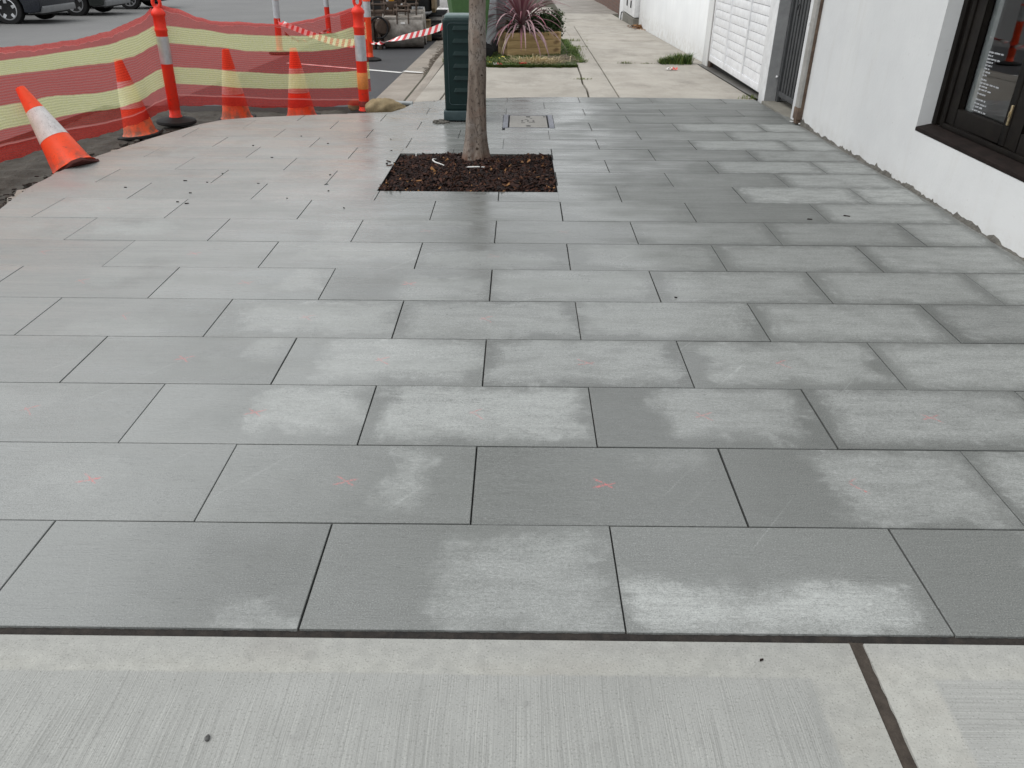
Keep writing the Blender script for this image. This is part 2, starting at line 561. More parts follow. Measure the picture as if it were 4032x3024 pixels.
def mat_tape():
    m = NT('red_white_tape_film')
    s = m.n('SeparateXYZ', None, Vector=m.n('TexCoord').outputs['UV'])
    ph = m.math('FRACT', m.math('MULTIPLY', m.math('ADD', s.outputs[0], m.math('MULTIPLY', s.outputs[1], .20)), 2.1))
    f = m.rng(ph, .49, .51)
    col = m.mix(f, (.85, .83, .81), (.70, .02, .03))
    return m.done(col, .35, Specular_IOR_Level=.5)


def mat_tone(name, ramp, rough=.85, spec=.3):
    """colour picked per face by the stored tone value"""
    m = NT(name)
    a = m.n('Attribute', {'attribute_name': 'tone'})
    r = m.n('ValToRGB', None, Fac=a.outputs['Fac'])
    el = r.color_ramp.elements
    el[0].position, el[0].color = ramp[0][0], (*ramp[0][1], 1)
    el[1].position, el[1].color = ramp[-1][0], (*ramp[-1][1], 1)
    for pz, c in ramp[1:-1]:
        e = el.new(pz)
        e.color = (*c, 1)
    n = m.noise(m.pos(), 45, 3, .6)
    col = m.mix(m.rng(n, .35, .7, 0, .45), r.outputs[0], m.mix(.6, r.outputs[0], (0, 0, 0)))
    return m.done(col, rough, m.bump(n, .3, .004), Specular_IOR_Level=spec)


def mat_wood():
    m = NT('treated_pine')
    o = m.obj()
    g = m.noise(o, 1.0, 5, .65, (2.2, 30, 30), 1.2)
    k = m.noise(o, 1.0, 3, .5, (4, 9, 9))
    col = m.mix(m.rng(g, .35, .65), (.50, .36, .18), (.34, .225, .10))
    col = m.mix(m.rng(k, .62, .74, 0, .8), col, (.10, .055, .025))
    return m.done(col, .75, m.bump(g, .3, .003), Specular_IOR_Level=.3)


def mat_bark():
    m = NT('smooth_grey_bark')
    p = m.pos()
    a = m.noise(p, 1.0, 4, .6, (17, 17, 1.8), .4)
    b = m.noise(p, 1.0, 4, .7, (75, 75, 38))
    c = m.noise(p, 1.0, 4, .65, (42, 42, 15), .8)
    d = m.noise(p, 1.0, 3, .6, (15, 15, 46), .6)
    col = m.mix(m.rng(a, .32, .66), (.25, .205, .17), (.115, .087, .07))
    col = m.mix(m.rng(m.noise(p, 6, 3, .6), .46, .66, 0, .55), col, (.31, .285, .262))
    col = m.mix(m.rng(m.noise(p, 9, 3, .6), .56, .70, 0, .4), col, (.20, .125, .095))
    col = m.mix(m.rng(b, .53, .64, 0, .75), col, (.05, .038, .032))
    col = m.mix(m.rng(c, .585, .66, 0, .75), col, (.04, .028, .024))
    col = m.mix(m.rng(d, .64, .71, 0, .6), col, (.05, .036, .03))
    s = m.n('SeparateXYZ', None, Vector=p)
    low = m.math('MULTIPLY', m.rng(s.outputs[2], .08, -.02), m.rng(a, .36, .5))
    col = m.mix(m.math('MULTIPLY', low, .85), col, (.11, .045, .024))
    h = m.math('SUBTRACT', m.math('ADD', m.math('MULTIPLY', a, .8), m.math('MULTIPLY', b, .4)), m.math('MULTIPLY', m.rng(c, .60, .69), .5))
    return m.done(col, .85, m.bump(h, .7, .012), Specular_IOR_Level=.2)


def mat_hessian():
    m = NT('hessian_sack')
    o = m.obj()
    w = m.noise(o, 1.0, 2, .5, (220, 220, 220))
    a = m.noise(o, 9, 4, .6)
    col = m.mix(m.rng(a, .35, .65), (.33, .265, .165), (.22, .17, .10))
    col = m.mix(m.rng(w, .5, .7, 0, .5), col, (.10, .08, .05))
    return m.done(col, .95, m.bump(w, .6, .004), Specular_IOR_Level=.1)


def mat_silver():
    m = NT('grey_reflective_sleeve')
    o = m.obj()
    n = m.noise(o, 14, 4, .6)
    col = m.mix(m.rng(n, .35, .65), (.47, .48, .50), (.36, .37, .385))
    return m.done(col, .45, m.bump(n, .1, .002), Metallic=.25)


def mat_sleeve_white():
    m = NT('worn_white_sleeve')
    o = m.obj()
    n = m.noise(o, 14, 4, .6)
    cr = m.noise(o, 1.0, 4, .65, (22, 22, 7), 1.5)
    col = m.mix(m.rng(n, .35, .65), (.66, .65, .65), (.52, .51, .51))
    crk = m.rng(m.math('ABSOLUTE', m.math('SUBTRACT', cr, .5)), .006, .001)
    col = m.mix(m.math('MULTIPLY', crk, .8), col, (.08, .04, .04))
    return m.done(col, .5, m.bump(n, .1, .002))


def mat_brick():
    m = NT('dark_brick_courses')
    p = m.pos()
    s = m.n('SeparateXYZ', None, Vector=p)
    v = m.n('CombineXYZ', None, X=m.math('ADD', s.outputs[0], s.outputs[1]), Y=s.outputs[2], Z=0.0)
    br = m.n('TexBrick', None, Vector=v.outputs[0], Color1=(.14, .065, .045), Color2=(.095, .05, .038), Mortar=(.10, .085, .07), Scale=1.0)
    br.inputs['Brick Width'].default_value = .24
    br.inputs['Row Height'].default_value = .086
    br.inputs['Mortar Size'].default_value = .01
    return m.done(br.outputs[0], .9, m.bump(br.outputs['Fac'], -.4, .01))


def mat_glass():
    m = NT('window_glass')
    gl = m.n('BsdfGlossy', None, Color=(1, 1, 1), Roughness=.015)
    tr = m.n('BsdfTransparent', None, Color=(.82, .85, .84))
    fr = m.n('Fresnel', None, IOR=1.52)
    f2 = m.math('MULTIPLY', fr, 1.7, 0, True)
    mx = m.n('MixShader')
    m.t.links.new(f2, mx.inputs[0])
    m.t.links.new(tr.outputs[0], mx.inputs[1])
    m.t.links.new(gl.outputs[0], mx.inputs[2])
    m.t.links.new(mx.outputs[0], m.out.inputs[0])
    return m.mat


def mat_leaf(name, c1, c2, rough=.75, trans=.25):
    m = NT(name)
    a = m.n('Attribute', {'attribute_name': 'tone'})
    col = m.mix(a.outputs['Fac'], c1, c2)
    return m.done(col, rough, None, Specular_IOR_Level=.15)


P = {}
P['paver'] = mat_paver()
P['slab_y'] = mat_slab('y', 'broomed_concrete_lengthwise')
P['slab_x'] = mat_slab('x', 'broomed_concrete_crosswise')
P['old'] = mat_old_concrete()
P['gutter'] = mat_old_concrete('gutter_concrete', (.295, .26, .222), (.22, .19, .16), .7)
P['asphalt_new'] = mat_asphalt('dark_new_asphalt', (.042, .043, .047), (.052, .053, .057))
P['asphalt'] = mat_asphalt('worn_road_asphalt', (.125, .125, .125), (.15, .15, .148))
P['soil'] = simple('damp_excavated_soil', (.036, .032, .026), (.06, .053, .043), 6, .95, .9, .03, space='pos')
P['filler'] = simple('dark_joint_filler', (.012, .010, .009), (.03, .024, .02), 30, .9, .6, .01, space='pos')
P['bed'] = simple('black_joint_sand', (.012, .012, .012), (.02, .02, .02), 20, .95, .3, space='pos')
P['wall'] = mat_render_wall()
P['mortar'] = simple('bare_grey_mortar', (.135, .128, .112), (.075, .07, .062), 22, .95, .8, .012, space='pos')
P['paintwhite'] = simple('white_paint', (.80, .81, .82), (.75, .76, .77), 3, .5, .05, space='pos')
P['slatwhite'] = simple('white_slat_paint', (.82, .83, .845), (.78, .79, .81), 3, .4, .03, space='pos')
P['greypaint'] = simple('mid_grey_paint', (.34, .345, .35), (.30, .305, .31), 4, .6, .1, space='pos')
P['darkframe'] = simple('black_brown_timber_paint', (.006, .0045, .004), (.011, .009, .007), 10, .6, .15, space='pos', spec=.12)
P['sill'] = simple('dark_red_brown_sill', (.011, .008, .007), (.02, .0135, .012), 12, .75, .3, space='pos', spec=.12)
P['gatesteel'] = simple('dark_grey_gate_steel', (.06, .063, .066), (.08, .083, .086), 9, .55, .05, space='pos', spec=.3)
P['black'] = simple('near_black_plastic', (.006, .006, .0065), (.012, .012, .013), 18, .6, .1, spec=.25)
P['rubber'] = simple('black_rubber', (.010, .010, .011), (.02, .02, .02), 16, .8, .3, spec=.25)
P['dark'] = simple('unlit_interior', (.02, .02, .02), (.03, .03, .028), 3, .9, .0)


def mat_orange(name, c1, c2, grime):
    m = NT(name)
    o = m.obj()
    a = m.noise(o, 6, 4, .6)
    b = m.noise(o, 1.0, 4, .7, (9, 9, 22), .8)
    z = m.n('SeparateXYZ', None, Vector=o).outputs[2]
    col = m.mix(m.rng(a, .35, .68), c1, c2)
    col = m.mix(m.rng(b, .60, .70, 0, grime), col, (.07, .04, .03))
    low = m.math('MULTIPLY', m.rng(z, .22, .05), m.rng(m.noise(o, 13, 4, .7), .42, .60))
    col = m.mix(m.math('MULTIPLY', low, grime), col, (.13, .085, .06))
    return m.done(col, m.rng(a, .35, .65, .42, .6), m.bump(b, .08, .002), Specular_IOR_Level=.35)


P['orange'] = mat_orange('fluorescent_orange_plastic', (.88, .075, .016), (.80, .065, .016), .55)
P['orange_dirty'] = mat_orange('grubby_orange_plastic', (.80, .085, .02), (.62, .10, .03), .8)
P['redorange'] = mat_orange('red_orange_post_plastic', (.78, .035, .015), (.70, .03, .014), .5)
P['silver'] = mat_silver()
P['white_sleeve'] = mat_sleeve_white()
P['mesh'] = mat_mesh()
P['tape'] = mat_tape()
P['wood'] = mat_wood()
P['bark'] = mat_bark()
P['hessian'] = mat_hessian()
P['brick'] = mat_brick()
P['glass'] = mat_glass()
P['cabinet'] = simple('dark_green_cabinet_paint', (.0045, .018, .018), (.007, .023, .022), 7, .45, .08, rough2=.55, spec=.22)
P['cabinet_base'] = simple('faded_blue_green_plinth', (.035, .06, .065), (.05, .075, .08), 8, .6, .12, spec=.3)
P['cabinet_lid'] = simple('pale_faded_green_lid', (.12, .17, .165), (.09, .14, .14), 8, .5, .1)
P['galv'] = simple('galvanised_steel', (.24, .25, .29), (.14, .145, .17), 40, .45, .3, .004, metallic=.6)
P['lid'] = simple('concrete_cover_infill', (.29, .28, .26), (.24, .23, .215), 26, .8, .4, .004)
P['mulch'] = mat_tone('bark_mulch', [(0, (.008, .006, .006)), (.5, (.030, .0125, .009)), (.8, (.07, .027, .015)), (1, (.30, .15, .06))])
P['twig'] = mat_tone('dry_twigs', [(0, (.10, .075, .055)), (1, (.30, .25, .19))])
P['mulchbase'] = simple('dark_mulch_bed', (.012, .009, .008), (.03, .02, .015), 40, .95, .9, .02, space='pos')
P['pipe'] = simple('white_plastic_pipe', (.72, .72, .70), (.6, .6, .58), 20, .45, .05)
P['leafcrown'] = mat_leaf('tree_leaf', (.035, .07, .022), (.07, .12, .035))
P['cordy'] = mat_leaf('burgundy_strap_leaf', (.19, .032, .06), (.38, .27, .285))
P['cordygreen'] = mat_leaf('green_strap_leaf', (.05, .085, .025), (.26, .27, .06))
P['shrub'] = mat_leaf('small_shrub_leaf', (.025, .05, .02), (.075, .12, .045))
P['grass'] = mat_leaf('grass_blade', (.04, .085, .022), (.17, .19, .05))
P['straw'] = mat_leaf('straw_blade', (.42, .33, .19), (.72, .62, .42))
P['lawnsoil'] = simple('lawn_soil', (.045, .06, .022), (.07, .075, .035), 9, .95, .6, .02, space='pos')
P['bingreen'] = simple('green_bin_plastic', (.055, .13, .042), (.06, .14, .048), 5, .5, .05)
P['bingrey'] = simple('pale_grey_bin_plastic', (.36, .385, .41), (.32, .34, .365), 5, .5, .05)
P['binred'] = simple('dark_red_bin_lid', (.16, .03, .025), (.13, .025, .02), 5, .5, .05)
P['carnavy'] = simple('dark_navy_car_paint', (.012, .015, .022), (.012, .015, .022), 4, .2, .0)
P['cargreen'] = simple('dark_olive_car_paint', (.028, .032, .03), (.028, .032, .03), 4, .25, .0)
P['carblack'] = simple('black_car_paint', (.012, .012, .013), (.012, .012, .013), 4, .2, .0)
P['carwhite'] = simple('white_car_paint', (.80, .80, .80), (.80, .80, .80), 4, .2, .0)
P['trimgrey'] = simple('grey_bumper_plastic', (.17, .175, .18), (.14, .145, .15), 8, .5, .05)
P['alloy'] = simple('silver_alloy', (.60, .61, .63), (.5, .51, .53), 8, .3, .03, metallic=.75)
P['carglass'] = simple('dark_car_glass', (.01, .012, .013), (.012, .013, .014), 3, .06, .0)
P['lamp'] = simple('clear_headlamp', (.55, .56, .57), (.4, .4, .42), 8, .1, .0)
P['steel'] = simple('worn_bucket_steel', (.36, .335, .305), (.18, .16, .14), 6, .6, .3, .006, metallic=.15)
P['rust'] = simple('rusty_brown_steel', (.085, .055, .038), (.05, .034, .026), 9, .75, .4, .006, metallic=.2)
P['machineblack'] = simple('black_machine_panel', (.006, .006, .0065), (.012, .012, .013), 6, .5, .08, spec=.25)
P['machineyellow'] = simple('yellow_machine_paint', (.75, .36, .02), (.65, .30, .015), 5, .45, .08)
P['bladebrown'] = simple('muddy_tan_blade', (.24, .175, .095), (.15, .11, .065), 6, .75, .3)
P['track'] = simple('grey_rubber_track', (.12, .113, .105), (.18, .17, .155), 8, .85, .4, .01)
P['plate'] = simple('pale_number_plate', (.55, .56, .58), (.5, .5, .52), 9, .4, .0)
P['line'] = simple('white_road_paint', (.78, .78, .76), (.6, .6, .58), 30, .6, .1, space='pos')
P['litterwhite'] = simple('white_paper', (.8, .78, .76), (.7, .68, .66), 20, .7, .1)
P['litterred'] = simple('red_wrapper', (.65, .05, .04), (.6, .1, .08), 20, .5, .1)
P['yellowleaf'] = simple('yellow_leaf', (.55, .47, .06), (.4, .33, .05), 20, .6, .1)
P['stone'] = simple('dark_pebble', (.12, .12, .115), (.08, .08, .08), 60, .8, .4)
P['brass'] = simple('brass_bolt', (.55, .45, .28), (.45, .35, .2), 20, .35, .1, metallic=.8)
P['lettering'] = simple('white_vinyl', (.62, .64, .66), (.55, .57, .6), 60, .6, .0)
P['orangepatch'] = simple('amber_mesh_patch', (.75, .25, .05), (.6, .2, .05), 60, .6, .3)
P['brownpipe'] = simple('grey_downpipe', (.42, .41, .39), (.34, .33, .31), 6, .6, .1, space='pos')
P['pipe_rust_shadow'] = simple('rusted_end_and_shadow', (.16, .11, .075), (.09, .06, .045), 14, .8, .4, space='pos')
P['threshold'] = mat_old_concrete('mossy_threshold', (.20, .19, .16), (.12, .115, .10), .8)
P['apron_dark'] = simple('dark_apron_concrete', (.075, .07, .064), (.11, .105, .095), 3, .5, .3, .006, space='pos')


# ------------------------------------------------------------------ setting: ground, road, kerb, trench
def sheet(name, pts_x, pts_y, dz, mat, kind='structure', nx=1, ny=None):
    """a sheet between x0..x1 following the street's fall"""
    mb = MB()
    x0, x1 = pts_x
    ys = pts_y
    for a, b in zip(ys, ys[1:]):
        mb.add([(x0, a, gz(a) + dz), (x1, a, gz(a) + dz), (x1, b, gz(b) + dz), (x0, b, gz(b) + dz)], [(0, 1, 2, 3)])
    o = mb.build(name, mat, smooth=0)
    return tag(o, kind=kind)


g = MB()
ys = [-300, YS, 70, 600]
for a, b in zip(ys, ys[1:]):
    g.add([(-400, a, gz(a) - .45), (400, a, gz(a) - .45), (400, b, gz(b) - .45), (-400, b, gz(b) - .45)], [(0, 1, 2, 3)])
tag(g.build('ground', P['lawnsoil'], smooth=0), kind='structure')

# road: worn carriageway and the newer dark strip beside the gutter
rd = MB()
def strip(mb, x0, x1, ys, dz, mi=0):
    for a, b in zip(ys, ys[1:]):
        mb.add([(x0, a, gz(a) + dz), (x1, a, gz(a) + dz), (x1, b, gz(b) + dz), (x0, b, gz(b) + dz)], [(0, 1, 2, 3)], mi)
strip(rd, -60, -4.75, [-40, YS, 70, 120], -.12)
strip(rd, -4.75, -4.1, [9.2, 70, 120], -.12)
rd.add([(-4.75, 9.2, gz(9.2) - .12), (-4.75, 9.2, gz(9.2) - .4), (-1.72, 9.2, gz(9.2) - .4), (-1.72, 9.2, gz(9.2) - .12)], [(0, 1, 2, 3)])
rd.add([(-4.75, -40, -.12), (-4.75, YS, -.12), (-4.75, YS, -.4), (-4.75, -40, -.4)], [(0, 1, 2, 3)])
rd.add([(-4.75, YS, -.12), (-4.75, 9.2, gz(9.2) - .12), (-4.75, 9.2, gz(9.2) - .4), (-4.75, YS, -.4)], [(0, 1, 2, 3)])
strip(rd, -4.1, -1.72, [9.2, 70, 120], -.118, 1)
road = tag(rd.build('road', [P['asphalt'], P['asphalt_new']], smooth=0), kind='structure')
ln = MB()
def line_seg(x0, y0, x1, y1, w, dz=-.112):
    d = Vector((x1 - x0, y1 - y0, 0)).normalized()
    nn = Vector((-d.y, d.x, 0)) * w / 2
    a, b = Vector((x0, y0, gz(y0) + dz)), Vector((x1, y1, gz(y1) + dz))
    ln.add([a - nn, b - nn, b + nn, a + nn], [(0, 1, 2, 3)])
line_seg(-3.75, 13.38, -1.75, 12.25, .09)
lo = ln.build('painted_line', P['line'], parent=road, smooth=0)
ln = MB()
line_seg(-1.715, 12.23, -1.42, 12.07, .085, -.088)
lo = ln.build('painted_line', P['line'], parent=road, smooth=0)

# trench left open behind the new paving
def soil_fn(u, v):
    x = -4.8 + u * 3.75
    y = 2.5 + v * 6.75
    n = math.sin(x * 7.1 + y * 3.3) * .012 + math.sin(x * 17 + 1.3 * y) * .008 + math.sin(y * 23 - x * 5) * .007 + rnd.uniform(-.008, .008)
    return (x, y, gz(y) - .17 + n)
tr = MB().grid(soil_fn, 90, 140)
tag(tr.build('trench_floor', P['soil'], smooth=60), kind='structure')

# gutter with its kerb lip
gu = MB()
ysg = [8.72, 9.6, 10.4, 11.2, 12.1, 12.7, 15, 20.4, 40, 70]
def lip(y):     # kerb height at the back of the gutter: nearly flush at the crossing
    return -.035 if y < 11.6 else (-.035 + .035 * min(1, (y - 11.6) / 1.0))
for a, b in zip(ysg, ysg[1:]):
    for (xa, za), (xb, zb) in (((-1.73, -.112), (-1.30, -.10)),):
        gu.add([(xa, a, gz(a) + za), (xb, a, gz(a) + zb), (xb, b, gz(b) + zb), (xa, b, gz(b) + za)], [(0, 1, 2, 3)])
gut = tag(gu.build('gutter', P['gutter'], smooth=0), kind='structure')
kb = MB()
ks = [8.76, 9.4, 10.2, 11.0, 11.7, 12.2, 12.7, 14, 16, 18, 20.4]
for a, b in zip(ks, ks[1:]):
    la, lb = gz(a) + lip(a), gz(b) + lip(b)
    f0, f1 = -1.30 - .01, -1.295
    kb.add([(-1.30, a, gz(a) - .3), (-1.30, b, gz(b) - .3), (-1.285, b, lb), (-1.285, a, la)], [(0, 1, 2, 3)])
    kb.add([(-1.285, a, la), (-1.285, b, lb), (-1.20, b, gz(b) + .0), (-1.20, a, gz(a) + .0)], [(0, 1, 2, 3)])
    kb.add([(-1.20, a, gz(a)), (-1.20, b, gz(b)), (-1.14, b, gz(b) - .002), (-1.14, a, gz(a) - .002)], [(0, 1, 2, 3)])
tag(kb.build('kerb', P['gutter'], smooth=30), kind='structure')
# rotting leaves lying in the gutter
gl = MB()
for i in range(1600):
    y = rnd.uniform(11.6, 19)
    x = -1.30 - abs(rnd.gauss(0, .055)) * min(1.5, (y - 11.0) * .5) - .01
    s = rnd.uniform(.012, .04)
    M_ = Matrix.Translation((x, y, gz(y) - .097 + rnd.uniform(0, .004))) @ Matrix.Rotation(rnd.uniform(0, 6.3), 4, 'Z') @ Matrix.Rotation(rnd.uniform(-.12, .12), 4, 'X')
    gl.add([M_ @ Vector(p) for p in ((-s, -s * .5, 0), (s, -s * .4, .003), (s * .9, s * .5, 0), (-s * .8, s * .4, .004))], [(0, 1, 2, 3)], tone=rnd.uniform(0, .8))
tag(gl.build('gutter_litter', mat_tone('gutter_leaf_litter', [(0, (.075, .06, .045)), (1, (.15, .12, .09))]), smooth=0), kind='stuff', label='dark rotting leaves strewn along the kerb side of the gutter', cat='leaf litter')

# ------------------------------------------------------------------ new paving: every stone is a part
W, D, X0, YB, GAP = .8, .3956, .2732, 1.3203, .0048
LEFT = [(-3.02, 1.3), (-3.10, 3.0), (-3.19, 4.55), (-3.30, 5.12), (-3.33, 5.62), (-3.31, 6.05), (-3.18, 6.72), (-3.06, 7.20), (-2.98, 7.45),
        (-2.86, 7.66), (-2.62, 7.80), (-2.35, 7.88), (-1.99, 8.0), (-1.52, 8.12), (-1.30, 8.16), (-1.20, 8.40), (-1.16, 8.62), (-1.13, 8.80)]
BACK = [(-.85, 8.97), (-.40, 9.10), (0, 9.19), (.5, 9.232), (.95, 9.232), (1.7, 9.225), (2.28, 9.18), (2.66, 9.125)]
RIGHT = [(2.665, 8.90), (2.665, 1.3)]
REGION = LEFT + BACK + RIGHT
HOLES = [(-.945, .268, 5.105, 6.262), (-.150, .340, 7.365, 8.055)]


def clip_rect(poly, x0, x1, y0, y1):
    for ax, lim, sg in ((0, x0, 1), (0, x1, -1), (1, y0, 1), (1, y1, -1)):
        out = []
        for i in range(len(poly)):
            a, b = poly[i - 1], poly[i]
            da, db = sg * (a[ax] - lim), sg * (b[ax] - lim)
            if (da >= 0) != (db >= 0):
                t = da / (da - db)
                out.append((a[0] + (b[0] - a[0]) * t, a[1] + (b[1] - a[1]) * t))
            if db >= 0:
                out.append(b)
        poly = out
        if len(poly) < 3:
            return []
    cl = []
    for p in poly:
        if not cl or (abs(p[0] - cl[-1][0]) + abs(p[1] - cl[-1][1])) > 1e-4:
            cl.append(p)
    if len(cl) > 2 and abs(cl[0][0] - cl[-1][0]) + abs(cl[0][1] - cl[-1][1]) < 1e-4:
        cl.pop()
    return cl if len(cl) > 2 else []


def area(p):
    return sum(p[i - 1][0] * p[i][1] - p[i][0] * p[i - 1][1] for i in range(len(p))) / 2


def minus(rect, h):
    x0, x1, y0, y1 = rect
    a0, a1, b0, b1 = h
    if a0 >= x1 or a1 <= x0 or b0 >= y1 or b1 <= y0:
        return [rect]
    out = []
    if x0 < a0:
        out.append((x0, a0, y0, y1))
    if x1 > a1:
        out.append((a1, x1, y0, y1))
    xa, xb = max(x0, a0), min(x1, a1)
    if y0 < b0:
        out.append((xa, xb, y0, b0))
    if y1 > b1:
        out.append((xa, xb, b1, y1))
    return out


DRY_AND_SHEEN = {  # (row, left joint): extent across, extent along (0 near .. 1 far), strength
    (0, -4): (.74, .99, .0, .13, .7), (0, -2): (.42, .97, .0, .86, .55), (0, 0): (.03, .93, .0, .40, 1.0), (0, 2): (.45, 1, .55, 1, .6),  # first entry paints a bluish sky sheen as a pale patch
    (1, -3): (.64, .80, .12, .98, .6), (1, -1): (.62, .95, .72, .98, .3), (1, 1): (.38, .97, .05, .97, .75),
    (2, -4): (.5, .97, .25, .92, .75), (2, -2): (.08, .95, .12, .97, .95), (2, 0): (.32, .92, .15, .97, .8), (2, 2): (.06, .98, .1, .97, .9),
    (3, -5): (.8, .97, .45, .97, .6), (3, -3): (.2, .98, .1, .95, .62), (3, -1): (.03, .93, .08, .95, .8), (3, 1): (.12, .95, .12, .93, .68), (3, 3): (.05, .97, .08, .93, .75),
    (4, -6): (.2, .8, .0, .4, .3), (4, -4): (.12, .97, .1, .9, .72), (4, -2): (.06, .96, .1, .95, .72), (4, 0): (.05, .95, .1, .95, .6), (4, 2): (.06, .93, .08, .95, .7), (4, 4): (.06, .95, .08, .95, .65),
    (5, -5): (.75, .98, .3, .95, .5), (5, -3): (.45, .97, .02, .65, .55), (5, -1): (.05, .93, .1, .9, .4), (5, 1): (.08, .94, .08, .95, .6), (5, 3): (.07, .93, .08, .95, .62),
    (6, -4): (.2, .97, .3, .9, .42), (6, -2): (.1, .95, .1, .6, .5), (6, 0): (.1, .93, .1, .9, .38), (6, 2): (.07, .95, .08, .95, .6),
    (7, -7): (.1, .6, .2, .8, .5), (7, -5): (.78, 1, .0, .9, .45), (7, -3): (.0, .8, .75, 1, .4), (7, 1): (.08, .94, .1, .95, .42), (7, 3): (.07, .93, .08, .95, .52),
}
MARKS = {(1, -5): 1, (1, -3): .8, (1, -1): 1, (1, 1): .8, (2, -6): .7, (2, -4): .9, (2, -2): .6, (2, 0): .6, (2, 2): .7, (3, -5): .9, (3, -3): .8, (3, -1): .6, (3, 1): .7,
         (4, -4): .5, (4, -6): .7, (4, -2): .6, (5, -3): .9, (5, -5): .6, (5, -7): .6, (6, -8): .6, (6, -6): .7, (6, -2): .3, (7, -3): .4, (7, -1): .3, (8, -8): .6, (9, -3): .3, (11, -5): .5, (12, -4): .5}

paving = tag(bpy.data.objects.new('pavement', None), kind='structure')
COL.objects.link(paving)


def paver_mesh(poly, cx, cy):
    """stone with a small arris; top at z = 0, 45 mm thick"""
    n = len(poly)
    c = .0013
    ins = []
    for i in range(n):
        p0, p1, p2 = Vector(poly[i - 1]), Vector(poly[i]), Vector(poly[(i + 1) % n])
        d1, d2 = (p1 - p0).normalized(), (p2 - p1).normalized()
        n1, n2 = Vector((-d1.y, d1.x)), Vector((-d2.y, d2.x))
        b = n1 + n2
        k = c / max(.3, (1 + n1.dot(n2)) / 2) / 2
        ins.append(p1 + b * k)
    mb = MB()
    vs = [(p[0] - cx, p[1] - cy, -.045) for p in poly] + [(p[0] - cx, p[1] - cy, -c) for p in poly] + [(p.x - cx, p.y - cy, 0) for p in ins]
    fs = [[2 * n + i for i in range(n)]]
    for i in range(n):
        j = (i + 1) % n
        fs.append((i, j, n + j, n + i))
        fs.append((n + i, n + j, 2 * n + j, 2 * n + i))
    mb.add(vs, fs)
    return mb.mesh('paver', P['paver'], smooth=0)


full_mesh = None
for k in range(0, 20):
    y0, y1 = YB + k * D + GAP / 2, YB + (k + 1) * D - GAP / 2
    for j in range(-11 + (k + 11) % 2, 8, 2):
        if (j - k) % 2:
            continue
        xa, xb = X0 + .4 * j + GAP / 2, X0 + .4 * (j + 2) - GAP / 2
        rects = [(xa, xb, y0, y1)]
        for h in HOLES:
            rects = [q for r_ in rects for q in minus(r_, h)]
        for r_ in rects:
            poly = clip_rect(REGION, *r_)
            if not poly:
                continue
            if area(poly) < 0:
                poly.reverse()
            if area(poly) < .0025:
                continue
            whole = abs(area(poly) - (W - GAP) * (D - GAP)) < 1e-5
            bx0, bx1 = min(p[0] for p in poly), max(p[0] for p in poly)
            by0, by1 = min(p[1] for p in poly), max(p[1] for p in poly)
            cx, cy = (bx0 + bx1) / 2, (by0 + by1) / 2
            if whole:
                if full_mesh is None:
                    full_mesh = paver_mesh(poly, cx, cy)
                me = full_mesh
            else:
                me = paver_mesh(poly, cx, cy)
            o = bpy.data.objects.new('paver', me)
            COL.objects.link(o)
            o.parent = paving
            o.location = (cx + rnd.gauss(0, .0006), cy + rnd.gauss(0, .0005), gz(cy) + rnd.uniform(-.0007, .0007))
            o.rotation_euler = ((-math.atan(SL) if cy > YS + .2 else (-math.atan(SL) / 2 if cy > YS - .2 else 0)) + rnd.gauss(0, .0007), rnd.gauss(0, .0007), rnd.gauss(0, .0011))
            hw, hd = (bx1 - bx0) / 2, (by1 - by0) / 2
            dr = DRY_AND_SHEEN.get((k, j))
            if dr is None:
                if k < 16 and cx > 1.75:
                    dr = (.065, .95, .06, .95, rnd.uniform(.75, .95))
                elif k < 15 and cx > .3 and k > 6:
                    dr = (.08, .93, .1, .92, rnd.uniform(.12, .32))
                elif k < 15 and cx > .3:
                    dr = (.07, .94, .08, .95, rnd.uniform(.7, .85))
                elif cx > 1.2:
                    dr = (.1, .9, .1, .9, rnd.uniform(.1, .35))
                elif k > 6:
                    a = rnd.uniform(0, .5)
                    dr = (a, a + rnd.uniform(.3, .5), rnd.uniform(0, .4), rnd.uniform(.6, 1), rnd.choice([0, .1, .2, .3]))
                else:
                    a = rnd.uniform(0, .6)
                    dr = (a, a + .3, rnd.uniform(0, .4), rnd.uniform(.6, 1), rnd.choice([0, 0, .15, .25]))
            fx0, fx1, fy0, fy1, s = dr
            o['dry_centre'] = [bx0 + (bx1 - bx0) * (fx0 + fx1) / 2 - cx, by0 + (by1 - by0) * (fy0 + fy1) / 2 - cy, float(s)]
            o['dry_half'] = [max(.03, (fx1 - fx0) * hw), max(.03, (fy1 - fy0) * hd), 1.0 if (cx < .9 or k < 4) and (k, j) not in ((2, 2), (3, 3)) else .2]
            o['stone'] = [1.0 + rnd.gauss(0, .045), float(MARKS.get((k, j), 0)), rnd.uniform(-.3, .6)]

# bedding under the joints
bd = MB()
def dense(poly, step=.4):
    out = []
    for i in range(len(poly)):
        a, b = poly[i], poly[(i + 1) % len(poly)]
        n = max(1, int(math.hypot(b[0] - a[0], b[1] - a[1]) / step))
        out += [(a[0] + (b[0] - a[0]) * t / n, a[1] + (b[1] - a[1]) * t / n) for t in range(n)]
    return out
ycuts = [1.3, YS, 9.3]
inner = [(x + (.02 if x < 0 else 0), y - (.02 if y > 7 else 0)) for x, y in REGION]
for a, b in zip(ycuts, ycuts[1:]):
    for xa, xb, ya, yb in [q for h in [HOLES[0]] for q in minus((-4, 4, a, b), h)]:
        pl = clip_rect(inner, xa, xb, ya, yb)
        if pl:
            if area(pl) < 0:
                pl.reverse()
            bd.add([(x, y, gz(y) - .012) for x, y in pl], [list(range(len(pl)))])
bdo = bd.build('joint_sand', P['bed'], smooth=0)
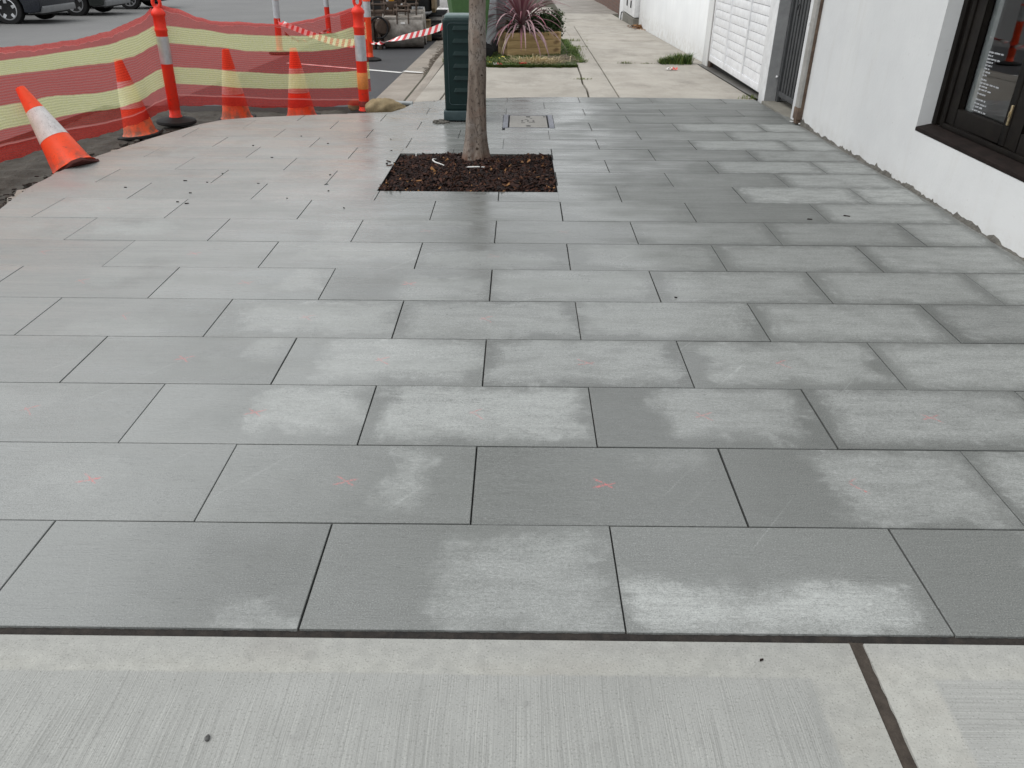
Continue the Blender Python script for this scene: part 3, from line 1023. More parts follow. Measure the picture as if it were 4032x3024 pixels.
bdo.parent = paving

# concrete haunch and rough edge left of the stones, mortar smear along the shop wall
hn = MB()
E = [p for p in LEFT if p[1] > 2.9]
rows = []
for i in range(len(E) - 1):
    a, b = Vector(E[i]), Vector(E[i + 1])
    nseg = max(2, int((b - a).length / .06))
    for s_ in range(nseg):
        p = a.lerp(b, s_ / nseg)
        d = (b - a).normalized()
        nn = Vector((-d.y, d.x))
        w = .085 + .05 * math.sin(p.y * 9) + rnd.uniform(-.03, .03)
        if p.y > 7.3:
            w *= .3
        rows.append((p + nn * -.004, p + nn * w * .55, p + nn * max(.02, w)))
vs, fs = [], []
for i, (p, q, r_) in enumerate(rows):
    vs += [(p.x, p.y, gz(p.y) - .012), (q.x, q.y, gz(q.y) - .02 + rnd.uniform(-.006, .006)), (r_.x, r_.y, gz(r_.y) - .17)]
    if i:
        for c in (0, 1):
            fs.append(((i - 1) * 3 + c, i * 3 + c, i * 3 + c + 1, (i - 1) * 3 + c + 1))
hn.add(vs, fs)
tag(hn.build('concrete_haunch', mat_old_concrete('haunch_concrete', (.33, .315, .285), (.24, .225, .2), .6), smooth=30), kind='structure')
sm = MB()
ysm = [1.0 + .12 * i for i in range(62)]
vs, fs = [], []
for i, y in enumerate(ysm):
    vs += [(2.635 + .010 * math.sin(y * 11) + rnd.uniform(-.012, .012), y, gz(y) - .003), (2.672, y, gz(y) + .001 + rnd.uniform(0, .004)), (2.70, y, gz(y) + .004)]
    if i:
        for c in (0, 1):
            fs.append(((i - 1) * 3 + c, (i - 1) * 3 + c + 1, i * 3 + c + 1, i * 3 + c))
sm.add(vs, fs)
tag(sm.build('mortar_fillet', mat_old_concrete('smeared_mortar', (.145, .15, .143), (.10, .104, .098), .4), smooth=30), kind='structure')

# ------------------------------------------------------------------ near concrete footpath
JX = lambda y: .822 + .03 * (y - 1.27)     # the joint slants slightly
def slab_part(name, xl, xr, mat):
    mb = MB()
    y0, y1 = -2.5, 1.296
    def X(f, y):
        return f(y) if callable(f) else f
    vs = []
    for y in (y0, y1):
        vs += [(X(xl, y), y, 0), (X(xr, y), y, 0)]
    vs += [(v[0], v[1], -.1) for v in vs]
    mb.add(vs, [(0, 1, 3, 2), (4, 5, 1, 0), (1, 5, 7, 3), (3, 7, 6, 2), (2, 6, 4, 0)])
    return mb.build(name, mat, parent=fp, bevel=.004, smooth=30)
fp = tag(bpy.data.objects.new('footpath', None), kind='structure')
COL.objects.link(fp)
WORLD_LOC['footpath'] = (0, 0, 0)
slab_part('concrete_slab', -3.2, lambda y: JX(y) - .016, P['slab_y'])
slab_part('concrete_slab', lambda y: JX(y) + .016, 2.66, P['slab_x'])
jf = MB()
def rough_strip(mb, fn0, fn1, t0, t1, n, z, dzr=.004):
    vs, fs = [], []
    for i in range(n + 1):
        t = t0 + (t1 - t0) * i / n
        a, b = fn0(t), fn1(t)
        c = ((a[0] + b[0]) / 2, (a[1] + b[1]) / 2)
        vs += [(a[0], a[1], z + rnd.uniform(-dzr, dzr)), (c[0], c[1], z + rnd.uniform(-dzr, dzr)), (b[0], b[1], z + rnd.uniform(-dzr, dzr))]
        if i:
            for q in (0, 1):
                fs.append(((i - 1) * 3 + q, i * 3 + q, i * 3 + q + 1, (i - 1) * 3 + q + 1))
    mb.add(vs, fs)
rough_strip(jf, lambda t: (t, 1.330), lambda t: (t, 1.288), -3.2, 2.66, 500, -.007, .0018)
jf.v = [(x, y, z - max(0, 1.312 - y) * .55) for x, y, z in jf.v]
jo = jf.build('joint_filler', P['filler'], parent=fp, smooth=40)
jf = MB()
rough_strip(jf, lambda t: (JX(t) - .019, t), lambda t: (JX(t) + .019, t), -2.5, 1.300, 150, -.006, .003)
jo = jf.build('joint_filler', simple('brown_expansion_joint', (.035, .027, .021), (.06, .048, .038), 40, .95, .6, .01, space='pos'), parent=fp, smooth=40)

# ------------------------------------------------------------------ old concrete footpath and crossing beyond the paving
op = tag(bpy.data.objects.new('old_footpath', None), kind='structure')
COL.objects.link(op)
WORLD_LOC['old_footpath'] = (0, 0, 0)
def slab_poly(poly, dz=.0, mat=None, nm='concrete_slab'):
    mb = MB()
    poly = list(poly)
    if area(poly) < 0:
        poly.reverse()
    n = len(poly)
    vs = [(x, y, gz(y) + dz) for x, y in poly] + [(x, y, gz(y) + dz - .09) for x, y in poly]
    fs = [list(range(n))] + [(n + i, n + (i + 1) % n, (i + 1) % n, i) for i in range(n)]
    mb.add(vs, fs)
    return mb.build(nm, mat or P['old'], parent=op, bevel=.006, smooth=30)
bk = [(-.85, 8.978), (-.40, 9.108), (0, 9.198), (.5, 9.24), (.79, 9.24)]
slab_poly([(-1.145, 8.80), (-.885, 8.955), (-.80, 12.14), (-.9, 12.2), (-1.125, 12.5)])
slab_poly([(-.865, 8.972)] + bk[1:] + [(.812, 9.8), (.80, 10.4), (.835, 11.2), (.85, 12.05), (-.2, 11.98), (-.78, 12.13)])
slab_poly([(.812, 9.24), (1.14, 9.24), (1.19, 12.56), (.885, 12.56), (.872, 12.0), (.858, 11.2), (.824, 10.4), (.835, 9.8)])
slab_poly([(1.156, 9.24), (1.7, 9.233), (2.28, 9.19), (2.66, 9.14), (2.67, 9.6), (2.70, 12.56), (1.206, 12.56)])
slab_poly([(.86, 12.575), (1.19, 12.575), (1.235, 16.2), (.86, 16.2)])
slab_poly([(1.206, 12.575), (2.84, 12.575), (2.84, 16.2), (1.25, 16.2)])
slab_poly([(.80, 16.212), (1.237, 16.212), (1.30, 20.2), (.80, 20.2)])
slab_poly([(1.252, 16.212), (2.84, 16.212), (2.84, 20.2), (1.316, 20.2)])
slab_poly([(1.0, 20.215), (2.72, 20.215), (2.72, 25.2), (1.25, 25.2)])
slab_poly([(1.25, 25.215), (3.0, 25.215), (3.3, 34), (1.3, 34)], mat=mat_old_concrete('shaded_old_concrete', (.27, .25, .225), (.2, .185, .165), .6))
slab_poly([(1.3, 34.02), (3.3, 34.02), (3.4, 60), (1.4, 60)])
# neighbour's driveway where the white car waits
slab_poly([(-1.2, 18.72), (.78, 18.72), (.78, 20.2), (1.0, 20.2), (1.1, 29), (-1.2, 29)], -.02)
fj = MB()
rough_strip(fj, lambda t: (-1.3, t), lambda t: (2.9, t), 8.7, 40, 60, 0, 0)
fj.v = [(x, y, gz(y) - .03) for x, y, z in fj.v]
b_ = fj.build('joint_dirt', simple('dirt_in_joints', (.06, .05, .035), (.04, .045, .02), 12, .95, .4, space='pos'), smooth=0)
b_.parent = op
# ramp of dark concrete under the garage door
rp = MB()
rp.add([(2.68, 9.62, gz(9.62) + .004), (2.70, 9.16, gz(9.16) + .006), (3.1, 9.16, gz(9.16) + .01), (3.1, 12.55, gz(12.55) + .01), (2.71, 12.55, gz(12.55) + .004)], [(0, 1, 2, 3, 4)])
tag(rp.build('garage_apron', P['apron_dark'], smooth=0), kind='structure')

# ------------------------------------------------------------------ lawn strip
lw = MB()
lawn_poly = [(-1.16, 12.55), (-.9, 12.24), (-.2, 12.02), (.84, 12.08), (.88, 12.6), (.97, 13.6), (.97, 14.2), (.92, 15.2), (.84, 16.6), (.84, 18.7), (-1.2, 18.7)]
n_ = len(lawn_poly)
lw.add([(x, y - (.05 if y < 12.3 else 0), gz(y) + .006) for x, y in lawn_poly], [list(range(n_))[::1]])
lo = lw.build('lawn_ground', P['lawnsoil'], smooth=0)
if lo.data.polygons[0].normal.z < 0:
    lo.data.flip_normals()
tag(lo, kind='structure')


def in_poly(x, y, poly):
    c = False
    for i in range(len(poly)):
        (x1, y1), (x2, y2) = poly[i - 1], poly[i]
        if (y1 > y) != (y2 > y) and x < (x2 - x1) * (y - y1) / (y2 - y1) + x1:
            c = not c
    return c


def blade(mb, x, y, z, h, w, lean, az, tone, bend=.6):
    dx, dy = math.cos(az), math.sin(az)
    px, py = -dy * w, dx * w
    m1 = (x + dx * lean * .35, y + dy * lean * .35, z + h * .6)
    tip = (x + dx * lean, y + dy * lean, z + h * (1 - bend * .3))
    mb.add([(x - px, y - py, z), (x + px, y + py, z), (m1[0] + px * .7, m1[1] + py * .7, m1[2]), (m1[0] - px * .7, m1[1] - py * .7, m1[2]), tip],
           [(0, 1, 2, 3), (3, 2, 4)], tone=tone)


gr = MB()
cnt = 0
while cnt < 17000:
    y = 12.0 + abs(rnd.gauss(0, 2.6)) if rnd.random() < .75 else rnd.uniform(12, 18.6)
    x = rnd.uniform(-1.2, 1.2)
    if not in_poly(x, y, lawn_poly):
        continue
    if .45 < x < 1.05 and 12.3 < y < 13.1 and rnd.random() < .8:
        continue
    cnt += 1
    left = x < -.7
    tone = min(1, max(0, rnd.gauss(.62 if left else .28, .22)))
    h = rnd.uniform(.02, .05) * (1.8 if left else 1)
    blade(gr, x + rnd.uniform(-.02, .02), y - .02, gz(y), h, .004, rnd.uniform(.01, .05), rnd.uniform(0, 6.3), tone)
for i in range(2600):
    x = rnd.uniform(-.9, .86)
    y = 12.02 + .10 * abs(x + .3) * .5 + rnd.gauss(0, .025) + (.15 * max(0, -x - .3))
    blade(gr, x, y - .02 + .035 * math.sin(x * 9) * math.sin(x * 23 + 1), gz(y), rnd.uniform(.015, .05), .005, rnd.uniform(.02, .06), rnd.uniform(3.6, 5.8), min(1, max(0, rnd.gauss(.35, .25))))
for i in range(1800):
    y = rnd.uniform(12.6, 16.5)
    x = (.93 if y < 14.4 else .93 - (y - 14.4) * .04) + rnd.gauss(0, .045)
    blade(gr, x, y, gz(y), rnd.uniform(.02, .05), .005, rnd.uniform(.02, .06), rnd.uniform(-1.2, 1.2), min(1, max(0, rnd.gauss(.25, .2))))
tag(gr.build('lawn_grass', P['grass'], smooth=0), kind='stuff', label='short green grass of the verge around the timber planter', cat='grass')
# weeds in the joints
wd = MB()
for (cx, cy, sx, sy, n, hh) in ((1.0, 16.3, .12, .05, 90, .06), (1.1, 15.1, .1, .04, 50, .05), (1.62, 12.57, .06, .01, 60, .05), (1.95, 12.57, .05, .01, 25, .03), (.83, 10.75, .07, .02, 60, .03), (2.62, 9.2, .06, .03, 40, .07), (1.0, 14.6, .06, .2, 160, .05)):
    for i in range(n):
        x, y = rnd.gauss(cx, sx), rnd.gauss(cy, sy)
        blade(wd, x, y, gz(y), rnd.uniform(.3, 1) * hh, .004, rnd.uniform(.01, .05), rnd.uniform(0, 6.3), rnd.uniform(.2, 1))
tag(wd.build('joint_weeds', P['grass'], smooth=0), kind='stuff', label='thin weeds sprouting from the joints of the old footpath', cat='weeds')

tf = MB()
for i in range(900):
    x = rnd.uniform(2.14, 2.62)
    y = 12.62 + rnd.gauss(0, .07)
    k_ = .4 + .6 * min(1, (x - 2.1) / .3)
    blade(tf, x, y, gz(y), rnd.uniform(.06, .2) * k_, .005, rnd.uniform(.02, .16), rnd.uniform(0, 6.3), max(0, min(1, rnd.gauss(.3, .25))))
tag(tf.build('grass_tuft', P['grass'], org=(2.4, 12.62, gz(12.62)), smooth=0), 'low green grass tuft growing at the white wall beside the slatted garage door', 'grass tuft')

dg = MB()
for i in range(800):
    x = rnd.gauss(.27, .17)
    y = rnd.gauss(12.58, .12)
    az = math.atan2(y - 12.75, x - .16) + rnd.gauss(0, .7)
    blade(dg, x, y, gz(y), rnd.uniform(.02, .15) * rnd.uniform(.5, 1.15), .006, rnd.uniform(.06, .24), az, rnd.random(), 1.0)
tag(dg.build('dry_grass_clump', P['straw'], org=(.16, 12.65, gz(12.65)), smooth=0), 'bleached straw coloured grass clump in front of the timber planter', 'dry grass')
tw = MB()
for i in range(110):
    x, y = rnd.gauss(.66, .14), rnd.gauss(12.8, .16)
    a = rnd.uniform(0, 3.14)
    l = rnd.uniform(.05, .2)
    z = gz(y) + rnd.uniform(.01, .06)
    p0 = Vector((x, y, z))
    p1 = p0 + Vector((math.cos(a) * l * .5, math.sin(a) * l * .5, rnd.uniform(-.02, .04)))
    p2 = p0 + Vector((math.cos(a + .3) * l, math.sin(a + .3) * l, rnd.uniform(-.01, .02)))
    o_ = len(tw.f)
    tw.tube([p0, p1, p2], [.004, .003, .002], 5)
    t_ = rnd.random()
    for q in range(o_, len(tw.f)):
        tw.tone[q] = t_
tag(tw.build('twig_pile', P['twig'], org=(.66, 12.8, gz(12.8)), smooth=40), 'brown heap of dead twigs lying right of the straw coloured grass clump', 'twigs', kind='stuff')

# ------------------------------------------------------------------ shop building on the right
XW = 2.69
shop = thing('shop_building', (2.9, 4.5, 0), 'white rendered shop wall with a black framed window on the right', 'building')
w = MB()
WY0, WY1, WZ0, WZ1 = 2.3, 5.40, .385, 2.25          # window opening
w.box(XW, 3.10, -2.5, 7.64, -.25, WZ0 - .03)
w.box(XW, 3.10, WY1, 7.64, WZ0 - .03, 4.2)
w.box(XW, 3.10, -2.5, WY0, WZ0 - .03, 4.2)
w.box(XW, 3.10, WY0, WY1, WZ1, 4.2)
w.box(3.10, 8.0, 7.4, 7.64, -.25, 4.2)
w.box(2.75, 8.0, -2.5, 7.6, 4.2, 4.35)
w.build('wall', P['wall'], shop, bevel=0.0)
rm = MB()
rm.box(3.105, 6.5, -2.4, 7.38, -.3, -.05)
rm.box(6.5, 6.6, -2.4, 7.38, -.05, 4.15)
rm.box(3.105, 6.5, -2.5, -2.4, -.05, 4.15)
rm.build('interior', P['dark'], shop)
# ragged line of bare mortar where the render stops above the paving
rg = MB()
vs, fs = [], []
y = 1.2
i = 0
hprev = .03
while y < 7.62:
    zz = gz(y)
    hprev = max(.005, min(.032, hprev + rnd.gauss(0, .006) - (hprev - .011) * .25))
    h = hprev + (rnd.uniform(.006, .02) if rnd.random() < .06 else 0)
    if y > 7.2:
        h += (y - 7.2) * .12
    vs += [(XW - .018 - rnd.uniform(0, .006), y, zz + .002), (XW - .007, y, zz + h * .75), (XW + .001, y, zz + h)]
    if i:
        for c in (0, 1):
            fs.append(((i - 1) * 3 + c, (i - 1) * 3 + c + 1, i * 3 + c + 1, i * 3 + c))
    i += 1
    y += rnd.uniform(.012, .03)
rg.add(vs, fs)
rg.build('bare_mortar_edge', P['mortar'], shop, smooth=0)
# sill: sloping bricks on edge, painted dark
sl = MB()
yy = WY1 + .0
sl.prism([(XW - .003, WZ0 - .028), (XW - .003, WZ0 - .004), (2.80, WZ0 + .02), (2.80, WZ0 - .028)], 1, WY0, WY1)
sl.build('sill', P['sill'], shop, bevel=.004)
win = MB()
XF = 2.785
for (dx, dy, wdt) in ((0, 0, .055), (.018, .055, .05), (.004, .105, .045)):
    win.box(XF + dx, 2.85, WY1 - dy - wdt, WY1 - dy, WZ0 + .02, WZ1)
    win.box(XF + dx, 2.85, WY0 + dy, WY0 + dy + wdt, WZ0 + .02, WZ1)
win.box(XF, 2.85, WY0 + .15, WY1 - .15, WZ0 + .02, WZ0 + .05)
win.box(XF, 2.85, WY0 + .15, WY1 - .15, WZ1 - .06, WZ1)
window = win.build('window', P['darkframe'], shop, bevel=.003)
ya = WY1 - .152
cw = (ya - (WY0 + .152)) / 4
for i in range(4):
    y1 = ya - i * cw - .002
    y0 = y1 - cw + .004
    cs = MB()
    st = .115 if i == 0 else .125
    st2 = .062
    cs.box(XF + .012, 2.84, y1 - st2 - (.045 if i == 0 else .06), y1, WZ0 + .055, WZ1 - .065)
    cs.box(XF + .012, 2.84, y0, y0 + st2, WZ0 + .055, WZ1 - .065)
    cs.box(XF + .012, 2.84, y0 + st2, y1 - st2 - (.045 if i == 0 else .06), WZ0 + .055, WZ0 + .155)
    cs.box(XF + .012, 2.84, y0 + st2, y1 - st2 - (.045 if i == 0 else .06), WZ1 - .17, WZ1 - .065)
    c_ = cs.build('casement', P['darkframe'], window, bevel=.004)
    gp = MB()
    gy0, gy1 = y0 + st2, y1 - st2 - (.045 if i == 0 else .06)
    gp.add([(2.832, gy1, WZ0 + .15), (2.832, gy0, WZ0 + .15), (2.832, gy0, WZ1 - .165), (2.832, gy1, WZ1 - .165)], [(0, 1, 2, 3)])
    gp.build('pane', P['glass'], window, smooth=0)
    if i == 0:
        lj = MB()
        lj.box(2.846, 2.858, gy1 - .085, gy1 + .02, WZ0 + .15, WZ1 - .165)
        lj.build('inner_reveal', simple('pale_grey_inner_reveal', (.62, .64, .65), (.55, .57, .58), 5, .7, .05, space='pos'), window)
        bb = MB()
        bb.box(XF + .004, XF + .014, y0 + .012, y0 + .030, .555, .665)
        bb.box(XF - .002, XF + .006, y0 + .017, y0 + .025, .60, .63)
        bb.build('bolt_handle', P['brass'], window, bevel=.002)
    if i < 2:
        # lines of small white vinyl lettering, too small to read
        tx = MB()
        zt = .905
        lines = [(.17, 0), (.07, 0), (.15, 0), (.075, 0), (.08, 0), (.06, 0), (.09, 0), (.05, 0), (.07, .6), (.21, 0), (.09, 0), (.15, 0), (.10, .5), (.12, 1.2), (.14, .4), (.11, 0), (.16, .3)]
        for L, gapf in lines:
            zt -= .0185 + gapf * .012
            yq = gy1 - .105
            left = L
            while left > .008:
                ww = min(left, rnd.uniform(.016, .04))
                # each word: a run of thin strokes
                s_ = 0
                while s_ < ww - .004:
                    hh = .0085
                    tx.box(2.8295, 2.831, yq - s_ - .0026, yq - s_, zt, zt + hh)
                    if rnd.random() < .6:
                        zz = zt + rnd.choice([0, .0034, .0068])
                        tx.box(2.8295, 2.831, yq - s_ - .0062, yq - s_ - .0026, zz, zz + .0018)
                    s_ += .0072
                yq -= ww + .006
                left -= ww + .006
        tx.build('vinyl_lettering', P['lettering'], window, smooth=0)['kind'] = 'stuff'
# downpipe, broken off above the ground
dp = MB()
dp.box(XW - .055, XW - .002, 7.60, 7.70, .10, 4.0)
pipe = dp.build('downpipe', P['brownpipe'], shop, bevel=.006)
d2 = MB()
d2.box(XW - .058, XW - .003, 7.597, 7.703, -.005, .098)
d2.box(XW - .05, XW - .004, 7.612, 7.69, -.045, -.007)
d2.box(XW - .03, XW - .002, 7.5955, 7.5995, .02, 3.9)  # thin brown strip stands in for the shadow along the pipe
d2.build('rusted_end_and_shadow', P['pipe_rust_shadow'], pipe, bevel=.004)
d3 = MB()
d3.box(XW - .062, XW - .001, 7.70, 7.718, .80, .83)
d3.build('pipe_bracket', P['paintwhite'], pipe, bevel=.003)
cr = MB()
for i in range(12):
    s = rnd.uniform(.006, .018)
    M_ = Matrix.Translation((XW - rnd.uniform(.0, .07), rnd.uniform(7.58, 7.76), gz(7.7) + rnd.uniform(.005, .03))) @ Matrix.Rotation(rnd.uniform(0, 6), 4, 'Z') @ Matrix.Rotation(rnd.uniform(-.6, .6), 4, 'X')
    cr.box(-s, s, -s * .6, s * .6, -s * .3, s * .3, M=M_)
tag(cr.build('broken_render', P['wall'], org=(XW - .03, 7.67, gz(7.67)), bevel=.002), kind='stuff', cat='rubble', label='crumbled chips of render at the foot of the broken downpipe')

# entry recess: white end post, steel gate, grey painted return, step
gp_ = thing('gate_post', (2.78, 7.84, gz(7.84)), 'white painted post between the dark steel gate and the downpipe', 'post')
m_ = MB()
m_.box(2.695, 2.97, 7.722, 7.95, -.25, 2.6)
m_.build('post_shaft', P['paintwhite'], gp_, bevel=.006)
m_ = MB()
for i in range(9):
    z0 = gz(7.8) + .02 + i * .016
    m_.box(2.692 - rnd.uniform(0, .003), 2.696, 7.80 + rnd.uniform(-.02, .01), 7.83 + rnd.uniform(-.01, .02), z0, z0 + .016)
m_.build('flaking_crack', P['pipe_rust_shadow'], gp_)
gt = thing('steel_gate', (2.84, 8.45, gz(8.45)), 'dark grey steel gate of upright bars in the narrow entry', 'gate')
m_ = MB()
m_.box(2.82, 2.86, 8.85, 8.915, -.06, 2.2)
m_.box(2.82, 2.86, 7.955, 8.01, -.06, 2.2)
m_.box(2.825, 2.86, 8.01, 8.85, .0, .05)
m_.box(2.825, 2.86, 8.01, 8.85, 2.1, 2.15)
m_.build('gate_frame', P['gatesteel'], gt, bevel=.003)
for i in range(9):
    y = 8.785 - i * .092
    m_ = MB()
    m_.box(2.833, 2.853, y - .03, y + .024, .05, 2.1)
    m_.build('gate_bar', P['gatesteel'], gt, bevel=.002)
m_ = MB()
m_.box(2.98, 3.0, 7.96, 8.9, -.1, 2.4)  # black sheet added for the shade behind the bars
m_.build('shade_sheet', P['black'], gt)
m_ = MB()
ringpts = [(2.815, 8.62 + .03 * math.cos(t), .86 + .055 * math.sin(t)) for t in [i * .35 for i in range(13)]]
m_.tube(ringpts, .004, 6)
m_.build('loose_wire', P['black'], gt)
th = MB()
th.box(2.68, 3.2, 7.94, 8.93, gz(8.45) - .2, gz(8.45) + .012)
tag(th.build('threshold_step', P['threshold'], bevel=.008), kind='structure')
pr = thing('gate_pier', (2.76, 9.03, gz(9.03)), 'white pier with a grey painted side between garage door and steel gate', 'pier')
m_ = MB()
m_.box(2.70, 2.98, 8.93, 9.15, -.3, 2.6)
m_.build('pier_shaft', P['paintwhite'], pr, bevel=.005)
m_ = MB()
m_.box(2.703, 2.82, 8.922, 8.929, gz(8.9) + .005, 2.6)
m_.build('grey_side_panel', P['greypaint'], pr)
m_ = MB()
m_.lathe([(.001, -.012), (.012, -.01), (.014, 0), (.010, .008), (.002, .012)], 10, (2.80, 8.915, .19))
m_.build('door_stop', P['paintwhite'], pr)

# garage with its slatted door
gd = thing('garage_door', (2.78, 10.7, gz(10.7)), 'white garage door of horizontal slats in three bays', 'garage door')
m_ = MB()
DZ0 = -.045
for y0, y1 in ((9.10, 9.42), (10.20, 10.245), (11.14, 11.185), (12.03, 12.075)):
    m_.box(2.758, 2.82, y0, y1, DZ0 + .0, 2.3)
for a, b in ((9.42, 10.20), (10.245, 11.14), (11.185, 12.03)):
    m_.box(2.76, 2.82, a, b, DZ0, .035)
    m_.box(2.76, 2.82, a, b, 2.24, 2.3)
m_.build('door_frame', P['slatwhite'], gd, bevel=.003)
slat_mesh = {}
for a, b in ((9.42, 10.20), (10.245, 11.14), (11.185, 12.03)):
    for i in range(22):
        z0 = .038 + i * .1
        if (a, b) not in slat_mesh:
            s_ = MB()
            L = (b - a) / 2 - .001
            s_.prism([(-.003, -.0475), (.03, -.0475), (.03, .0475), (.000, .0475)], 1, -L, L)
            slat_mesh[(a, b)] = s_.mesh('slat', P['slatwhite'], bevel=.0015)
        o = bpy.data.objects.new('slat', slat_mesh[(a, b)])
        COL.objects.link(o)
        o.parent = gd
        o.location = Vector((2.775, (a + b) / 2, z0 + .048)) - Vector(gd.location)
m_ = MB()
m_.box(2.83, 2.84, 9.1, 12.1, -.3, 2.4)  # black sheet added for the shade behind and below the slats
m_.build('shade_sheet', P['black'], gd)
gw = thing('garden_wall', (2.95, 16.3, gz(16.3)), 'long white rendered wall beyond the slatted garage door', 'wall')
m_ = MB()
m_.box(2.85, 3.05, 12.56, 20.25, -.8, 2.6)
m_.box(2.775, 2.85, 12.24, 12.56, -.5, 2.6)
m_.build('wall', P['wall'], gw, bevel=.01)
m_ = MB()
m_.box(2.79, 2.84, 12.09, 12.235, -.3, 2.4)
m_.build('door_jamb', P['rust'], gw, bevel=.004)
m_ = MB()
m_.box(2.83, 3.6, 8.95, 12.2, 2.35, 2.6)
m_.box(3.55, 3.7, 8.95, 12.5, -.5, 2.6)
m_.build('garage_lintel', P['wall'], gw, bevel=.01)

# meter boxes on their plinth, brick wall behind
mx = thing('meter_cabinet', (2.8, 21.3, gz(21.3)), 'white two door meter cabinet on a grey plinth far along the wall', 'meter box')
m_ = MB()
zb = gz(20.3)
m_.box(2.71, 3.0, 20.25, 22.4, -.8, zb + .165)
m_.build('plinth', mat_old_concrete('mossy_plinth_concrete', (.15, .145, .125), (.10, .095, .08), .6), mx, bevel=.015)
m_ = MB()
m_.box(2.735, 3.0, 20.3, 22.6, zb + .185, zb + 1.5)
m_.build('cabinet_body', P['paintwhite'], mx, bevel=.01)
for y0, y1 in ((20.75, 21.45), (21.5, 22.4)):
    m_ = MB()
    m_.box(2.722, 2.736, y0, y1, zb + .26, zb + 1.45)
    dr_ = m_.build('door', P['paintwhite'], mx, bevel=.004)
    m_ = MB()
    m_.box(2.70, 2.723, y0 + .05, y0 + .13, zb + .36, zb + .52)
    m_.build('handle', P['black'], dr_, bevel=.004)
m_ = MB()
m_.box(2.74, 3.0, 22.65, 23.4, -.8, zb + .9)
m_.build('side_block', P['paintwhite'], mx, bevel=.02)
m_ = MB()
m_.tube([(2.72, 22.46, zb + .15), (2.70, 22.55, zb + .14), (2.70, 22.62, zb + .05), (2.71, 22.66, zb - .06)], .014, 8)
m_.build('cable', P['black'], mx)
bw = thing('brick_wall', (3.05, 29, gz(29)), 'dark brown brick wall at the far end of the footpath', 'wall')
m_ = MB()
m_.box(2.93, 3.2, 25.0, 28.6, -1.2, 2.0)
m_.box(2.98, 3.2, 28.62, 36, -1.4, 1.7)
m_.build('wall', P['brick'], bw)
lt = MB()
for i in range(240):
    x = 2.86 - abs(rnd.gauss(0, .13))
    y = 19.75 + rnd.gauss(0, .22)
    s = rnd.uniform(.012, .035)
    M_ = Matrix.Translation((x, y, gz(y) + rnd.uniform(.005, .08) * math.exp(-abs(y - 19.8) * 3))) @ Matrix.Rotation(rnd.uniform(0, 6.3), 4, 'Z') @ Matrix.Rotation(rnd.uniform(-1, 1), 4, 'X')
    lt.add([M_ @ Vector(p) for p in ((-s, -s * .5, 0), (s, -s * .4, .003), (s * .9, s * .5, 0), (-s * .8, s * .4, .004))], [(0, 1, 2, 3)], tone=rnd.choice([rnd.uniform(.4, .9), 1.0]))
tag(lt.build('leaf_pile', P['mulch'], org=(2.75, 19.75, gz(19.75)), smooth=0), kind='stuff', label='small brown leaf pile at the foot of the meter cabinet plinth', cat='leaf pile')

# ------------------------------------------------------------------ street tree in its mulched pit
pit = thing('tree_pit', (-.34, 5.68, gz(5.68)), 'rectangular dark mulched tree pit cut into the paving', 'tree pit')
hx0, hx1, hy0, hy1 = HOLES[0]
def mul_h(x, y):
    e = min(x - hx0, hx1 - x, (y - hy0) * 1.3, (hy1 - y) * .9)
    return gz(y) - .024 + .036 * min(1, max(0, e) / .3) + .012 * math.sin(x * 9) * math.cos(y * 8)
def mfn(u, v):
    x, y = hx0 + u * (hx1 - hx0), hy0 + v * (hy1 - hy0)
    return (x, y, mul_h(x, y) - .006)
MB().grid(mfn, 24, 24).build('mulch_bed', P['mulchbase'], pit, smooth=60)
ew = MB()
for (a, b, c, d) in ((hx0 - .004, hx0 + .002, hy0, hy1), (hx1 - .002, hx1 + .004, hy0, hy1)):
    ew.add([(a, c, gz(c) - .001), (b, c, gz(c) - .001), (b, d, gz(d) - .001), (a, d, gz(d) - .001),
            (a, c, gz(c) - .12), (b, c, gz(c) - .12), (b, d, gz(d) - .12), (a, d, gz(d) - .12)],
           [(0, 1, 2, 3), (4, 5, 1, 0), (5, 6, 2, 1), (6, 7, 3, 2), (7, 4, 0, 3)])
ew.add([(hx0, hy1, gz(hy1) - .044), (hx1, hy1, gz(hy1) - .044), (hx1, hy1, gz(hy1) - .14), (hx0, hy1, gz(hy1) - .14)], [(0, 1, 2, 3)])
ew.add([(hx0, hy0, gz(hy0) - .044), (hx1, hy0, gz(hy0) - .044), (hx1, hy0, gz(hy0) - .14), (hx0, hy0, gz(hy0) - .14)], [(0, 1, 2, 3)])
ew.build('pit_edging', P['black'], pit, smooth=0)
mc = MB()
